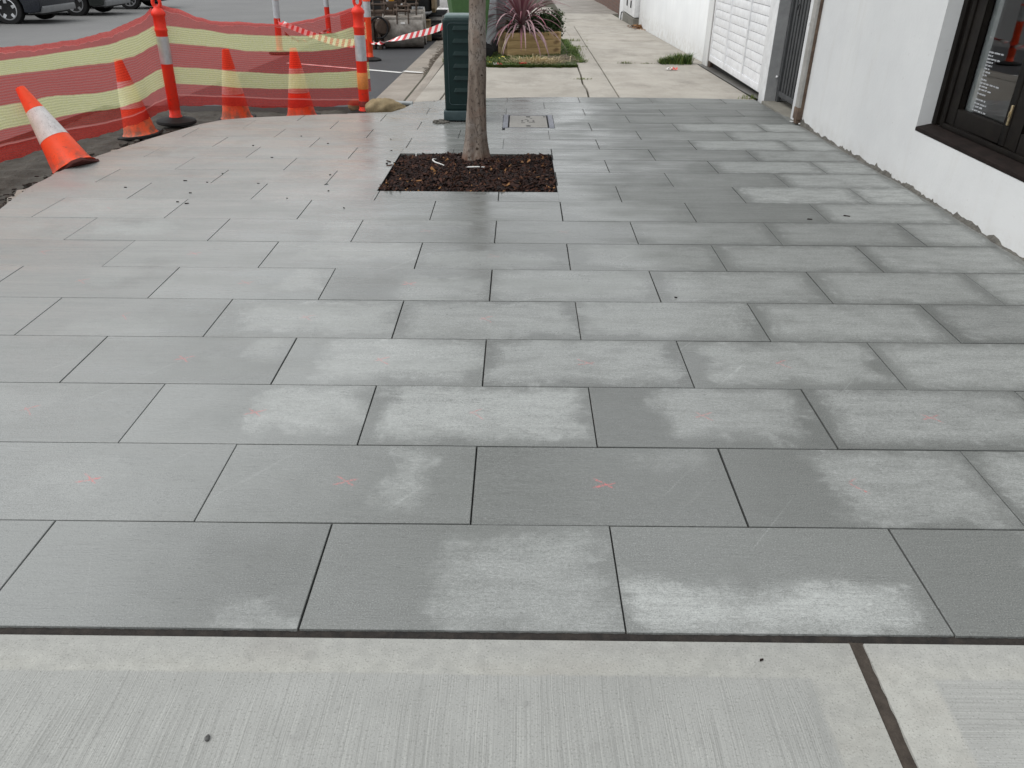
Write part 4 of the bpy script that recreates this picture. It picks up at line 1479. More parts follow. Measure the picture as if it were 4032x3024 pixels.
for i in range(5200):
    if rnd.random() < .9985:
        x, y = rnd.uniform(hx0 + .012, hx1 - .012), rnd.uniform(hy0 + .012, hy1 - .012)
        z = mul_h(x, y) + rnd.uniform(-.004, .016)
    else:
        x, y = rnd.gauss(hx0 - .04, .05), rnd.gauss(hy1 - .25, .22)
        z = gz(y) + .004
    l = rnd.uniform(.008, .03) * (1.7 if rnd.random() < .07 else 1)
    ww = rnd.uniform(.004, .011)
    t = rnd.uniform(.0015, .004)
    M_ = Matrix.Translation((x, y, z)) @ Matrix.Rotation(rnd.uniform(0, 6.3), 4, 'Z') @ Matrix.Rotation(rnd.gauss(0, .45), 4, 'Y') @ Matrix.Rotation(rnd.gauss(0, .6), 4, 'X')
    tone = rnd.choice([rnd.uniform(0, .35), rnd.uniform(0, .5), rnd.uniform(.3, .75), rnd.uniform(.2, .6), rnd.uniform(.5, .85)]) if rnd.random() > .02 else 1.0
    k_ = rnd.uniform(.4, 1)
    mc.add([M_ @ Vector(p) for p in ((-l, -ww, -t), (l, -ww * k_, -t), (l * .9, ww * k_, -t), (-l * .85, ww, -t),
                                     (-l, -ww, t), (l, -ww * k_, t), (l * .9, ww * k_, t), (-l * .85, ww, t))],
           [(4, 5, 6, 7), (0, 1, 5, 4), (1, 2, 6, 5), (2, 3, 7, 6), (3, 0, 4, 7)], tone=tone)
mo = mc.build('mulch_chips', P['mulch'], pit, smooth=0)
mo['kind'] = 'stuff'
ho = thing('watering_hose', (-.5, 5.8, gz(5.8)), 'thin white watering pipe surfacing in the mulch beside the tree', 'hose')
for pts, r_ in (([(-.625, 6.0, .012), (-.648, 5.94, .022), (-.646, 5.88, .026), (-.62, 5.82, .026), (-.585, 5.785, .024), (-.545, 5.76, .012), (-.50, 5.745, .0)], .0055),
                ([(-.40, 5.70, .004), (-.36, 5.68, .018), (-.30, 5.675, .022), (-.245, 5.68, .018), (-.21, 5.69, .002)], .0055),
                ([(-.80, 6.12, 0), (-.80, 6.12, .04)], .006)):
    hp = MB()
    hp.tube([(x, y, mul_h(x, y) + z) for x, y, z in pts], r_, 8)
    hp.build('hose_length', P['pipe'], ho)

tree = thing('street_tree', (-.32, 6.0, gz(6.0)), 'slim grey street tree trunk growing from the mulched pit', 'tree')
rings = []
TZ = [(-.06, .135, -.32), (0.0, .112, -.321), (.05, .098, -.322), (.12, .087, -.322), (.22, .078, -.321), (.36, .071, -.316), (.52, .066, -.309), (.64, .064, -.303), (.74, .0635, -.301), (.86, .062, -.300), (1.0, .060, -.296), (1.15, .058, -.293), (1.5, .057, -.285), (2.0, .055, -.27), (2.5, .05, -.26)]
nseg = 40
vs, fs = [], []
zz_ = []
for a, b in zip(TZ, TZ[1:]):
    n = max(1, int((b[0] - a[0]) / .035)) if a[0] < 1.2 else 6
    for s_ in range(n):
        t = s_ / n
        zz_.append(tuple(a[q] + (b[q] - a[q]) * t for q in range(3)))
zz_.append(TZ[-1])
for (z, r, cx) in zz_:
    fl = math.exp(-max(0, z + .02) / .30)
    for k in range(nseg):
        t = 2 * math.pi * k / nseg
        rr = r * (1 + fl * (.13 * math.cos(6 * t + .9) + .06 * math.cos(3 * t + 2)) + .022 * math.cos(3 * t + z * 3.5) + .014 * math.sin(5 * t - z * 7) + .012 * math.sin(z * 23 + t * 2) + rnd.gauss(0, .006))
        vs.append((cx + rr * math.cos(t), 6.0 + rr * math.sin(t), gz(6) + z))
for i in range(len(zz_) - 1):
    for k in range(nseg):
        fs.append((i * nseg + k, i * nseg + (k + 1) % nseg, (i + 1) * nseg + (k + 1) % nseg, (i + 1) * nseg + k))
tk = MB()
tk.add(vs, fs)
top = Vector((-.26, 6.0, gz(6) + 2.48))
tips = []
for i in range(7):
    a = i * .9 + .3
    e = top + Vector((math.cos(a) * rnd.uniform(.4, .8), math.sin(a) * rnd.uniform(.4, .8), rnd.uniform(.7, 1.3)))
    mid = top.lerp(e, .5) + Vector((rnd.uniform(-.1, .1), rnd.uniform(-.1, .1), .1))
    tk.tube([top - Vector((0, 0, .1)), mid, e], [.035, .022, .008], 8)
    tips += [mid, e]
trunk = tk.build('trunk', P['bark'], tree, smooth=60)
# small knots and a sawn branch scar
def trunk_at(z, ang):
    for a, b in zip(TZ, TZ[1:]):
        if a[0] <= z <= b[0]:
            t = (z - a[0]) / (b[0] - a[0])
            r, cx = a[1] + (b[1] - a[1]) * t, a[2] + (b[2] - a[2]) * t
            return Vector((cx + r * math.cos(ang), 6.0 + r * math.sin(ang), gz(6) + z)), Vector((math.cos(ang), math.sin(ang), 0))
for z, ang, s in ((.115, -1.45, .013), (.63, -1.02, .011), (.90, -1.1, .010), (.44, -1.3, .007)):
    c, nn = trunk_at(z, ang)
    tl = Vector((-nn.y, nn.x, 0))
    pts = []
    for k in range(9):
        t = 2 * math.pi * k / 9
        pts.append(c + nn * .003 + tl * math.cos(t) * s * rnd.uniform(.6, 1.1) + Vector((0, 0, math.sin(t) * s * rnd.uniform(.5, 1.0))))
    kn = MB()
    kn.add(pts + [c + nn * .005], [(k, (k + 1) % 9, 9) for k in range(9)])
    kn.build('knot', P['rust'], tree)
cw_ = MB()
for i in range(3600):
    c = rnd.choice(tips)
    p = c + Vector((rnd.gauss(0, .36), rnd.gauss(0, .36), rnd.gauss(.1, .3)))
    l, ww = rnd.uniform(.04, .075), rnd.uniform(.014, .024)
    M_ = Matrix.Translation(p) @ Matrix.Rotation(rnd.uniform(0, 6.3), 4, 'Z') @ Matrix.Rotation(rnd.gauss(.4, .6), 4, 'Y') @ Matrix.Rotation(rnd.gauss(0, .6), 4, 'X')
    cw_.add([M_ @ Vector(q) for q in ((-l, 0, 0), (0, -ww, .006), (l, 0, -.01), (0, ww, .006))], [(0, 1, 2, 3)], tone=rnd.random())
cw_.build('crown', P['leafcrown'], tree, smooth=0)

# ------------------------------------------------------------------ green service cabinet
cb = thing('service_cabinet', (-.5, 7.78, gz(7.78)), 'dark green louvred service cabinet standing behind the street tree', 'cabinet')
cx0, cx1, cy0, cy1 = -.70, -.345, 7.655, 7.93
m_ = MB()
m_.box(cx0, cx1, cy0, cy1, .035, .845)
body = m_.build('cabinet_body', P['cabinet'], cb, bevel=.035, segs=4, smooth=50)
m_ = MB()
m_.box(cx0 + .02, cx1 - .02, cy0 + .012, cy1 - .02, .835, .872)
m_.build('cabinet_lid', P['cabinet_lid'], cb, bevel=.016, segs=3, smooth=50)
m_ = MB()
m_.box(cx0 - .014, cx1 + .014, cy0 - .016, cy1 + .016, -.045, .045)
m_.build('plinth', P['cabinet_base'], cb, bevel=.012, segs=3, smooth=50)
m_ = MB()
m_.box(cx0 + .0, cx0 + .10, cy0 + .004, cy1, -.09, -.04)
m_.box(cx0 + .11, cx0 + .16, cy0 - .004, cy1, -.085, -.04)
m_.box(cx1 - .10, cx1, cy0 + .004, cy1, -.09, -.04)
m_.build('foot', P['black'], cb, bevel=.004)
m_ = MB()
px0, px1, pz0, pz1 = cx0 + .045, cx1 - .045, .10, .805
fr = []
for (a, b) in ((px0, pz0), (px1, pz0), (px1, pz1), (px0, pz1)):
    fr.append((a, b))
seq = []
for i, (cxx, czz, a0) in enumerate(((px1 - .03, pz1 - .03, 0), (px0 + .03, pz1 - .03, 90), (px0 + .03, pz0 + .03, 180), (px1 - .03, pz0 + .03, 270))):
    for t in range(0, 91, 18):
        seq.append((cxx + .03 * math.cos(R(a0 + t)), cy0 - .001, czz + .03 * math.sin(R(a0 + t))))
m_.tube(seq + [seq[0]], .0028, 6, caps=False)
m_.build('door_seam', P['cabinet_base'], cb)
for i in range(6):
    z = .215 + i * .1065
    m_ = MB()
    a, b = -.615, -.405
    vs = [(a + .006, cy0 - .016, z), (b - .006, cy0 - .016, z), (b, cy0 + .001, z), (a, cy0 + .001, z),
          (a + .03, cy0 - .002, z + .034), (b - .03, cy0 - .002, z + .034), (b - .02, cy0 + .001, z + .036), (a + .02, cy0 + .001, z + .036)]
    m_.add(vs, [(0, 1, 5, 4), (4, 5, 6, 7), (0, 4, 7, 3), (1, 2, 6, 5), (3, 2, 1, 0)])
    m_.build('louvre', P['cabinet'], cb, bevel=.002)
rb = MB()
for i in range(46):
    x, y = -.735 + rnd.gauss(0, .03), 7.62 + rnd.gauss(0, .05)
    s = rnd.uniform(.006, .02)
    M_ = Matrix.Translation((x, y, gz(y) + s * .4)) @ Matrix.Rotation(rnd.uniform(0, 6), 4, 'Z') @ Matrix.Rotation(rnd.uniform(-.6, .6), 4, 'X')
    rb.box(-s, s, -s * .7, s * .7, -s * .5, s * .5, M=M_)
tag(rb.build('mortar_rubble', P['mortar'], org=(-.735, 7.62, gz(7.62)), bevel=.002), 'grey broken mortar crumbs at the near corner of the green cabinet', 'rubble')

# ------------------------------------------------------------------ access cover
ac = thing('access_cover', (.095, 7.71, gz(7.71)), 'pale rectangular access cover with steel ends set in the paving', 'access cover')
ax0, ax1, ay0, ay1 = -.147, .337, 7.368, 8.052
tilt = lambda mb: setattr(mb, 'v', [(x, y, z + gz(y)) for x, y, z in mb.v])
m_ = MB()
m_.box(ax0 + .062, ax1 - .062, ay0 + .03, ay1 - .03, -.05, .001)
tilt(m_)
m_.build('cover_plate', P['lid'], ac, bevel=.004)
for a, b in ((ax0, ax0 + .048), (ax1 - .048, ax1)):
    m_ = MB()
    m_.box(a, b, ay0, ay1, -.05, .003)
    tilt(m_)
    m_.build('end_frame', P['galv'], ac, bevel=.004)
for a, b in ((ay0, ay0 + .012), (ay1 - .012, ay1)):
    m_ = MB()
    m_.box(ax0 + .05, ax1 - .05, a, b, -.05, .001)
    tilt(m_)
    m_.build('side_frame', P['galv'], ac, bevel=.002)
m_ = MB()
m_.box(ax0, ax1, ay0, ay1, -.09, -.052)
tilt(m_)
m_.build('cover_gap', P['black'], ac)
m_ = MB()
cxm = .095
for y in (7.46, 7.94):
    m_.box(cxm - .02, cxm + .02, y - .024, y + .024, -.001, .0024)
for dx in (-.058, -.004, .05):
    m_.box(cxm + dx - .008, cxm + dx + .008, 7.69, 7.745, -.001, .0024)
for dx, y, l in ((-.02, 7.80, .014), (.028, 7.85, .012), (-.05, 7.62, .02), (.035, 7.65, .03)):
    m_.box(cxm + dx - l, cxm + dx + l, y - .009, y + .009, -.001, .002)
tilt(m_)
m_.build('keyhole', P['black'], ac)['kind'] = 'stuff'
m_ = MB()
m_.box(.245, .268, 7.92, 7.98, -.001, .0022)
tilt(m_)
m_.build('maker_mark', P['stone'], ac)

# ------------------------------------------------------------------ traffic cones
def make_cone(loc, axis, label, body_mat, spin=0.0, foot=.185):
    t = thing('traffic_cone', loc, label, 'traffic cone', 'orange traffic cones along the open trench')
    t.rotation_euler = (Vector(axis).to_track_quat('Z', 'Y').to_matrix() @ Matrix.Rotation(spin, 3, 'Z')).to_euler()
    old = WORLD_LOC[t.name]
    WORLD_LOC[t.name] = (0, 0, 0)
    rad = lambda z: .150 - (.150 - .034) * (z - .03) / .67
    m_ = MB()
    m_.lathe([(.172, .022), (.160, .032), (.152, .045), (rad(.07), .07), (rad(.272), .272), (rad(.512), .512), (rad(.685), .685), (.034, .698), (.027, .70), (.022, .69), (.022, .60)], 36)
    m_.build('cone_body', body_mat, t, smooth=40)
    m_ = MB()
    m_.lathe([(rad(.27) - .002, .268), (rad(.272) + .0018, .270), (rad(.51) + .0018, .510), (rad(.512) - .002, .512)], 36)
    m_.build('reflective_sleeve', P['white_sleeve'], t, smooth=40)
    m_ = MB()
    s, c = foot, .05
    oct_ = [(-s + c, -s), (s - c, -s), (s, -s + c), (s, s - c), (s - c, s), (-s + c, s), (-s, s - c), (-s, -s + c)]
    m_.prism(oct_, 2, .0, .026)
    m_.build('rubber_base', P['rubber'] if foot > .17 else simple('shaded_red_cone_underside', (.10, .012, .008), (.05, .01, .008), 12, .7, .1), t, bevel=.006)  # leaning cone: shade on its red underside painted as dark red
    WORLD_LOC[t.name] = old
    return t


make_cone((-3.335, 5.80, -.075), (-.36, .20, .56), 'leaning orange cone with cracked white sleeve in front of the mesh', P['orange'], .5, .155)
make_cone((-3.69, 7.70, -.222), (-.085, .01, 1), 'orange cone behind the mesh just left of the left fence post', P['orange_dirty'], .3)
make_cone((-3.01, 8.52, -.225), (-.004, 0, 1), 'orange cone behind the mesh nearer the left fence post, left of the middle pair', P['orange_dirty'], .2)
make_cone((-2.345, 8.64, -.226), (-.003, 0, 1), 'orange cone with scuffed foot behind the mesh nearer the right fence post', P['orange'], .1)


# ------------------------------------------------------------------ bollard posts
def make_post(loc, label, silver=(.55, .80), H=1.11, n_base=40, mat='redorange', group='tall red orange bollard posts', loop=True, lean=(0, 0)):
    t = thing('bollard_post', loc, label, 'bollard', group)
    t.rotation_euler = (lean[0], lean[1], rnd.uniform(0, 1))
    old = WORLD_LOC[t.name]
    WORLD_LOC[t.name] = (0, 0, 0)
    m_ = MB()
    m_.lathe([(.19, 0), (.195, .010), (.19, .03), (.15, .042), (.095, .054), (.07, .06)], n_base)
    m_.build('rubber_base', P['rubber'], t, smooth=40)
    m_ = MB()
    m_.lathe([(.063, .055), (.063, .07), (.0555, .08), (.0545, .125), (.053, .13), (.0545, .135), (.0545, H - .255), (.0575, H - .25), (.0615, H - .238), (.0575, H - .226), (.0545, H - .22),
              (.055, H - .12), (.065, H - .108), (.065, H - .085), (.048, H - .06), (.032, H - .045), (.03, H - .03)], 28)
    m_.build('post_tube', P[mat], t, smooth=40)
    m_ = MB()
    m_.lathe([(.0545, silver[0]), (.0563, silver[0] + .001), (.0563, silver[1] - .001), (.0545, silver[1])], 28)
    m_.build('reflective_sleeve', P['silver'], t, smooth=40)
    m_ = MB()
    m_.tube([(.034 * math.cos(a), 0, H - .0 + .045 * math.sin(a)) for a in [i * 2 * math.pi / 14 for i in range(15)]], .017, 8, caps=False)
    m_.build('carry_handle', P[mat], t, smooth=60)
    WORLD_LOC[t.name] = old
    return t


post_l = make_post((-3.515, 8.165, -.187), 'left fence post holding up the mesh beside the black rubber foot', (.565, .815), lean=(0, .035))
post_r = make_post((-1.648, 8.585, -.19), 'right fence post with an amber mesh patch standing by the sandbag', (.555, .80), lean=(0, .018))
post_c = make_post((-3.74, 4.93, -.185), 'near fence post whose rubber foot shows at the left picture edge', (.565, .815))
m_ = MB()
m_.lathe([(.0560, .28), (.0572, .282), (.0572, .44), (.0560, .442)], 24)
m_.v = [(x, y, z) for x, y, z in m_.v]
m_.f = [f for i, f in enumerate(m_.f) if i >= 0]
ob = m_.build('mesh_patch', P['orangepatch'], post_r, org=(0, 0, 0), smooth=40)
m_ = MB()
m_.lathe([(.056, .105), (.060, .11), (.059, .135), (.058, .14), (.060, .15), (.056, .158)], 24)
m_.build('binding_wire', simple('dark_red_wire', (.25, .02, .015), (.15, .015, .01), 20, .6, .2), post_r, org=(0, 0, 0), smooth=40)
make_post((-4.25, 14.75, gz(14.75) - .118), 'road bollard with barrier tape knotted round it, seen through the mesh', (.58, 1.0), H=1.12, n_base=8, group='bollards standing on the road', lean=(0, .045))
make_post((-4.19, 18.5, gz(18.5) - .118), 'most distant road bollard, right of the tape knot and behind the mesh', (.58, 1.0), H=1.12, n_base=8, group='bollards standing on the road', lean=(0, .01))
make_post((-2.49, 13.83, gz(13.83) - .118), 'bright orange bollard on the new asphalt just in front of the steel buckets', (.66, 1.02), H=1.14, n_base=8, mat='orange', group='bollards standing on the road', lean=(0, .02))

# ------------------------------------------------------------------ barrier mesh fence
fence = thing('barrier_mesh', (-2.6, 8.4, gz(8.4)), 'red and yellow striped barrier mesh strung between the fence posts', 'mesh fence')


def interp(curve, s):
    if s <= curve[0][0]:
        return curve[0][1]
    for (a, za), (b, zb) in zip(curve, curve[1:]):
        if s <= b:
            t = (s - a) / (b - a)
            t = t * t * (3 - 2 * t) * .5 + t * .5
            return za + (zb - za) * t
    return curve[-1][1]


VS = [0, .125, .25, .40, .60, .75, .925, 1.0]


def mesh_panel(A, B, s0, s1, curves, amp, seed, nu=150, uoff=0.0):
    """curves: eight lists of (s, z) from the lower edge to the upper edge"""
    A, B = Vector((*A, 0)), Vector((*B, 0))
    L = (B - A).length
    d = (B - A) / L
    nn = Vector((d.y, -d.x, 0))
    if nn.y > 0 and abs(nn.y) > .5:
        nn = -nn
    mb = MB()
    rows = []
    for i in range(7):
        k = 6 if i in (2, 3, 4, 5) else 4
        for t in range(k):
            rows.append((i, t / k))
    rows.append((6, 1.0))
    r_ = random.Random(seed)
    ph = [r_.uniform(0, 6.3) for _ in range(8)]
    vs, uvv = [], []
    for (i, t) in rows:
        for c in range(nu + 1):
            s = s0 + (s1 - s0) * c / nu
            z = interp(curves[i], s) * (1 - t) + interp(curves[i + 1], s) * t
            v = VS[i] * (1 - t) + VS[i + 1] * t
            edge = min(1, (s - s0) / .12, (s1 - s) / .12) if True else 1
            rip = amp * edge * (math.sin(s * 5 + ph[0] + v * 2) + .6 * math.sin(s * 11 + ph[1] - v * 5) + .4 * math.sin(v * 16 + ph[2] + s * 2) + .25 * math.sin(s * 31 + v * 9 + ph[3]))
            if v > .93:
                rip += .010 * edge * math.sin((v - .93) / .07 * math.pi)
            if v > .995 or abs(v - .925) < .002:
                z += edge * (.004 if v < .95 else .0014) * (1.4 * math.sin(s * 23 + ph[4]) + math.sin(s * 57 + ph[5]))
            if v < .01:
                z += edge * (.005 * math.sin(s * 19 + ph[6]) + .002 * math.sin(s * 61 + ph[7]))
            p = A + d * s + nn * rip
            vs.append((p.x, p.y, z))
            uvv.append((s + uoff, v))
    fs, uvs = [], []
    for j in range(len(rows) - 1):
        for c in range(nu):
            q = (j * (nu + 1) + c, j * (nu + 1) + c + 1, (j + 1) * (nu + 1) + c + 1, (j + 1) * (nu + 1) + c)
            fs.append(q)
            uvs.append([uvv[a] for a in q])
    mb.add(vs, fs, 0, uvs)
    return mb.build('mesh_panel', P['mesh'], fence, smooth=80)


# run along the kerb (s measured from the near post to the left fence post, by y)
def by_y(lst):
    return sorted([(y - 4.90, z) for y, z in lst])


Lc = [by_y([(4.9, .07), (5.575, .038), (6.052, .028), (6.969, -.045), (7.6, -.057), (8.2, -.05)]),
      by_y([(4.9, .19), (5.6, .15), (6.2, .125), (7.0, .045), (7.45, .02), (8.2, .055)]),
      by_y([(4.9, .30), (5.68, .253), (6.394, .21), (7.293, .124), (7.6, .118), (8.2, .172)]),
      by_y([(4.9, .47), (5.757, .405), (6.246, .38), (7.048, .291), (7.5, .275), (8.2, .335)]),
      by_y([(4.9, .67), (5.853, .598), (6.614, .545), (7.338, .502), (7.7, .50), (8.2, .56)]),
      by_y([(4.9, .77), (5.9, .691), (6.523, .663), (7.308, .646), (7.75, .665), (8.2, .722)]),
      by_y([(4.9, .84), (5.94, .735), (6.422, .705), (6.853, .692), (7.354, .700), (7.733, .728), (8.0, .775), (8.2, .835)]),
      by_y([(4.9, .90), (5.938, .775), (6.422, .742), (6.853, .734), (7.354, .746), (7.733, .780), (8.008, .822), (8.22, .885)])]
sc_ = (8.2 - 4.9)
Llen = math.hypot(-3.548 + 3.793, sc_)
Lc = [[(s * Llen / sc_, z) for s, z in c] for c in Lc]
mesh_panel((-3.793, 4.9), (-3.548, 8.2), 0, Llen, Lc, .010, 3, 170)


def by_x(lst):
    return sorted([((x + 3.5) * 1.0259, z) for x, z in lst])


Rc = [by_x([(-3.5, -.03), (-3.063, -.036), (-2.799, -.062), (-2.496, -.08), (-2.186, -.083), (-1.66, -.081)]),
      by_x([(-3.5, .078), (-2.981, .046), (-2.483, .010), (-2.1, -.015), (-1.66, -.03)]),
      by_x([(-3.5, .187), (-3.158, .161), (-2.868, .128), (-2.47, .106), (-1.958, .096), (-1.66, .10)]),
      by_x([(-3.5, .345), (-3.13, .318), (-2.843, .282), (-2.349, .249), (-1.941, .254), (-1.66, .264)]),
      by_x([(-3.5, .565), (-2.998, .517), (-2.715, .473), (-2.421, .463), (-2.122, .457), (-1.918, .472), (-1.66, .512)]),
      by_x([(-3.5, .722), (-3.159, .684), (-2.882, .638), (-2.499, .613), (-2.154, .607), (-1.901, .626), (-1.66, .69)]),
      by_x([(-3.5, .87), (-3.311, .815), (-3.14, .755), (-3.015, .715), (-2.807, .71), (-2.425, .69), (-2.287, .70), (-2.085, .735), (-1.882, .78), (-1.66, .83)]),
      by_x([(-3.5, .91), (-3.311, .862), (-3.14, .79), (-3.015, .752), (-2.807, .745), (-2.425, .716), (-2.287, .728), (-2.085, .763), (-1.882, .808), (-1.66, .862)])]
mesh_panel((-3.5, 8.2), (-1.65, 8.622), 0, 1.895, Rc, .007, 11, 130)
# doubled-over end of the roll hanging behind the right post
Fc = [[(0, z), (.2, z + .02)] for z in (.655, .665, .675, .685, .69, .695, .80, .815)]
fl_ = MB()
fl_.grid(lambda u, v: (-1.825 + u * .21, 8.63 + u * .05 + .006 * math.sin(v * 9), .655 + v * .155 + u * .045), 10, 8,
         uvfn=lambda u, v: (u * .2, .44 + v * .12))
fl_.build('mesh_panel', P['mesh'], fence, smooth=80)
fl_ = MB()
fl_.grid(lambda u, v: (-1.70 + u * .125, 8.66 + .012 * math.sin(u * 6), .05 + v * .72), 10, 20, uvfn=lambda u, v: (u * .13, .13 + v * .66))
fl_.build('mesh_panel', P['mesh'], fence, smooth=80)


# ------------------------------------------------------------------ barrier tape
def tape(pts, width, twists, label, org):
    P_ = [Vector(p) for p in pts]
    dense_ = []
    for i in range(len(P_) - 1):
        p0, p1, p2, p3 = P_[max(i - 1, 0)], P_[i], P_[i + 1], P_[min(i + 2, len(P_) - 1)]
        for k in range(14):
            t = k / 14
            dense_.append(.5 * ((2 * p1) + (p2 - p0) * t + (2 * p0 - 5 * p1 + 4 * p2 - p3) * t * t + (3 * p1 - p0 - 3 * p2 + p3) * t ** 3))
    dense_.append(P_[-1])
    n = len(dense_)
    vs, us = [], []
    u = 0
    for i, p in enumerate(dense_):
        d = (dense_[min(i + 1, n - 1)] - dense_[max(i - 1, 0)]).normalized()
        side = d.cross(Vector((0, 0, 1))).normalized()
        up = side.cross(d)
        f = i / (n - 1)
        a = 0
        for (c, wd, turns) in twists:
            a += turns * math.pi * (1 / (1 + math.exp(-(f - c) / wd)))
        w_ = up * math.cos(a) + side * math.sin(a)
        if i:
            u += (p - dense_[i - 1]).length
        vs += [p - w_ * width / 2, p + w_ * width / 2]
        us.append(u)
    mb = MB()
    fs, uvs = [], []
    for i in range(n - 1):
        fs.append((2 * i, 2 * i + 2, 2 * i + 3, 2 * i + 1))
        uvs.append([(us[i], 0), (us[i + 1], 0), (us[i + 1], 1), (us[i], 1)])
    mb.add(vs, fs, 0, uvs)
    o = mb.build('barrier_tape', P['tape'], org=org, smooth=80)
    return tag(o, label, 'barrier tape', 'red and white barrier tapes')


t1 = tape([(-4.19, 14.69, .21), (-3.75, 13.8, .215), (-2.794, 11.6, .285), (-2.2, 10.1, .375), (-1.715, 8.75, .514)], .085, [(.08, .02, 1)], 'red and white barrier tape sagging across the road behind the mesh', (-2.9, 11.6, gz(11.6)))
t2 = tape([(-4.125, 14.7, .03), (-4.16, 15.3, -.12), (-4.217, 16.2, -.262), (-4.15, 17.0, -.27), (-4.101, 17.7, -.235), (-4.169, 18.5, -.27)], .06, [(.1, .02, 2), (.25, .02, 2), (.4, .02, 2), (.55, .02, 2), (.7, .02, 2), (.85, .02, 2)], 'thin twisted barrier tape hanging slack between the two far bollards', (-4.2, 16.5, gz(16.5)))
t3 = tape([(-2.55, 13.80, -.03), (-2.42, 13.76, -.015), (-2.089, 12.5, .118), (-1.72, 11.4, .275), (-1.321, 10.2, .446), (-.968, 8.9, .615), (-.690, 7.75, .775)], .062, [(.12, .03, .42), (.20, .02, 1), (.34, .02, 1), (.50, .05, .58)], 'taut red and white barrier tape tied from the orange bollard to the green cabinet', (-1.5, 11, gz(11)))

# ------------------------------------------------------------------ sandbag and pipe by the right post
def sack_fn(u, v):
    th_, ph_ = u * 2 * math.pi, (v - .5) * math.pi
    x = math.sin(ph_)
    c = math.cos(ph_)
    taper = (1 - .30 * max(0, x)) * (1 if x < .5 else (1 - .7 * (x - .5) / .5))
    yy_, zz_ = math.cos(th_) * c * taper, math.sin(th_) * c * taper
    sx = x * .235
    z = zz_ * (.088 - .03 * x)
    z = max(z, -.045)
    wr = .006 * math.sin(th_ * 5 + x * 9) + .004 * math.sin(x * 23 + th_ * 3) + rnd.uniform(-.001, .001)
    return (-1.375 + sx, 8.465 + yy_ * (.105 + wr) + sx * .22, -.075 + z + wr - .11 * max(0, sx) - (.05 * (sx < -.15) * 0))
sb = thing('sandbag', (-1.40, 8.46, gz(8.46)), 'hessian sandbag weighing down the foot of the right fence post', 'sandbag')
MB().grid(sack_fn, 36, 28).build('sack', P['hessian'], sb, smooth=80)
m_ = MB()
m_.grid(lambda u, v: (-1.76 + .09 * math.sin(u * 6.28) * math.sin(v * 3.14), 8.70 + .07 * math.cos(u * 6.28) * math.sin(v * 3.14), -.10 + .07 * math.cos(v * 3.14)), 18, 10)
m_.build('sack_end', P['hessian'], sb, smooth=80)
m_ = MB()
m_.tube([(-1.20, 8.51, -.105), (-1.175, 8.52, -.09), (-1.16, 8.525, -.085)], [.02, .012, .016], 8)
m_.build('tied_neck', P['hessian'], sb)
pp = MB()
pp.tube([(-1.36, 8.735, gz(8.7) + .0), (-1.145, 8.70, gz(8.7) + .0)], .024, 16)
tag(pp.build('pipe_offcut', simple('grey_plastic_conduit', (.36, .39, .40), (.28, .31, .32), 9, .35, .05), org=(-1.25, 8.71, gz(8.71))), 'short grey conduit offcut lying behind the sandbag', 'pipe')

# ------------------------------------------------------------------ wheelie bins
def make_bin(loc, rot, body, lid, label, s=1.0):
    t = thing('wheelie_bin', loc, label, 'wheelie bin', 'wheelie bins on the verge')
    t.rotation_euler = (0, 0, rot)
    WORLD_LOC[t.name] = (0, 0, 0)
    m_ = MB()
    b0, b1 = (.20, .22), (.28, .31)
    vs = []
    for z, (hx, hy), sh in ((.05, b0, .03), (.88, b1, 0), (.95, (b1[0] + .012, b1[1] + .012), 0)):
        vs += [(-hx, -hy + sh, z), (hx, -hy + sh, z), (hx, hy + sh * .2, z), (-hx, hy + sh * .2, z)]
    fs = [(3, 2, 1, 0), (8, 9, 10, 11)]
    for i in (0, 4):
        for k in range(4):
            fs.append((i + k, i + (k + 1) % 4, i + 4 + (k + 1) % 4, i + 4 + k))
    m_.add(vs, fs)
    m_.build('bin_body', body, t, bevel=.025, segs=3, smooth=45)
    m_ = MB()
    m_.box(-.295, .295, -.34, .34, .955, .985)
    m_.grid(lambda u, v: (-.28 + u * .56, -.32 + v * .64, .985 + .045 * math.sin(u * 3.14) * math.sin(v * 3.14)), 10, 10)
    m_.build('lid', lid, t, bevel=.0, smooth=40)
    m_ = MB()
    m_.tube([(-.26, .40, .95), (.26, .40, .95)], .016, 10)
    m_.box(-.25, -.21, .30, .41, .93, .965)
    m_.box(.21, .25, .30, .41, .93, .965)
    m_.build('handle', P['black'], t)
    for sx in (-1, 1):
        m_ = MB()
        x = sx * .25
        m_.lathe([(.10, -.025), (.098, .0), (.10, .025)], 24, M=Matrix.Translation((x, .26, .1)) @ Matrix.Rotation(R(90), 4, 'Y'))
        wh = m_.build('wheel', P['rubber'], t, bevel=.008)
        m_ = MB()
        m_.lathe([(.055, -.03), (.05, .03)], 16, M=Matrix.Translation((x, .26, .1)) @ Matrix.Rotation(R(90), 4, 'Y'))
        m_.build('hub', P['black'], wh)
    WORLD_LOC[t.name] = tuple(loc)
    return t


make_bin((-.81, 13.45, gz(13.45) + .01), R(-78), P['bingreen'], P['bingreen'], 'green wheelie bin standing behind the green cabinet')
make_bin((-.42, 14.35, gz(14.35) + .01), R(-130), P['bingrey'], P['binred'], 'pale grey wheelie bin with dark red lid between trunk and planter')

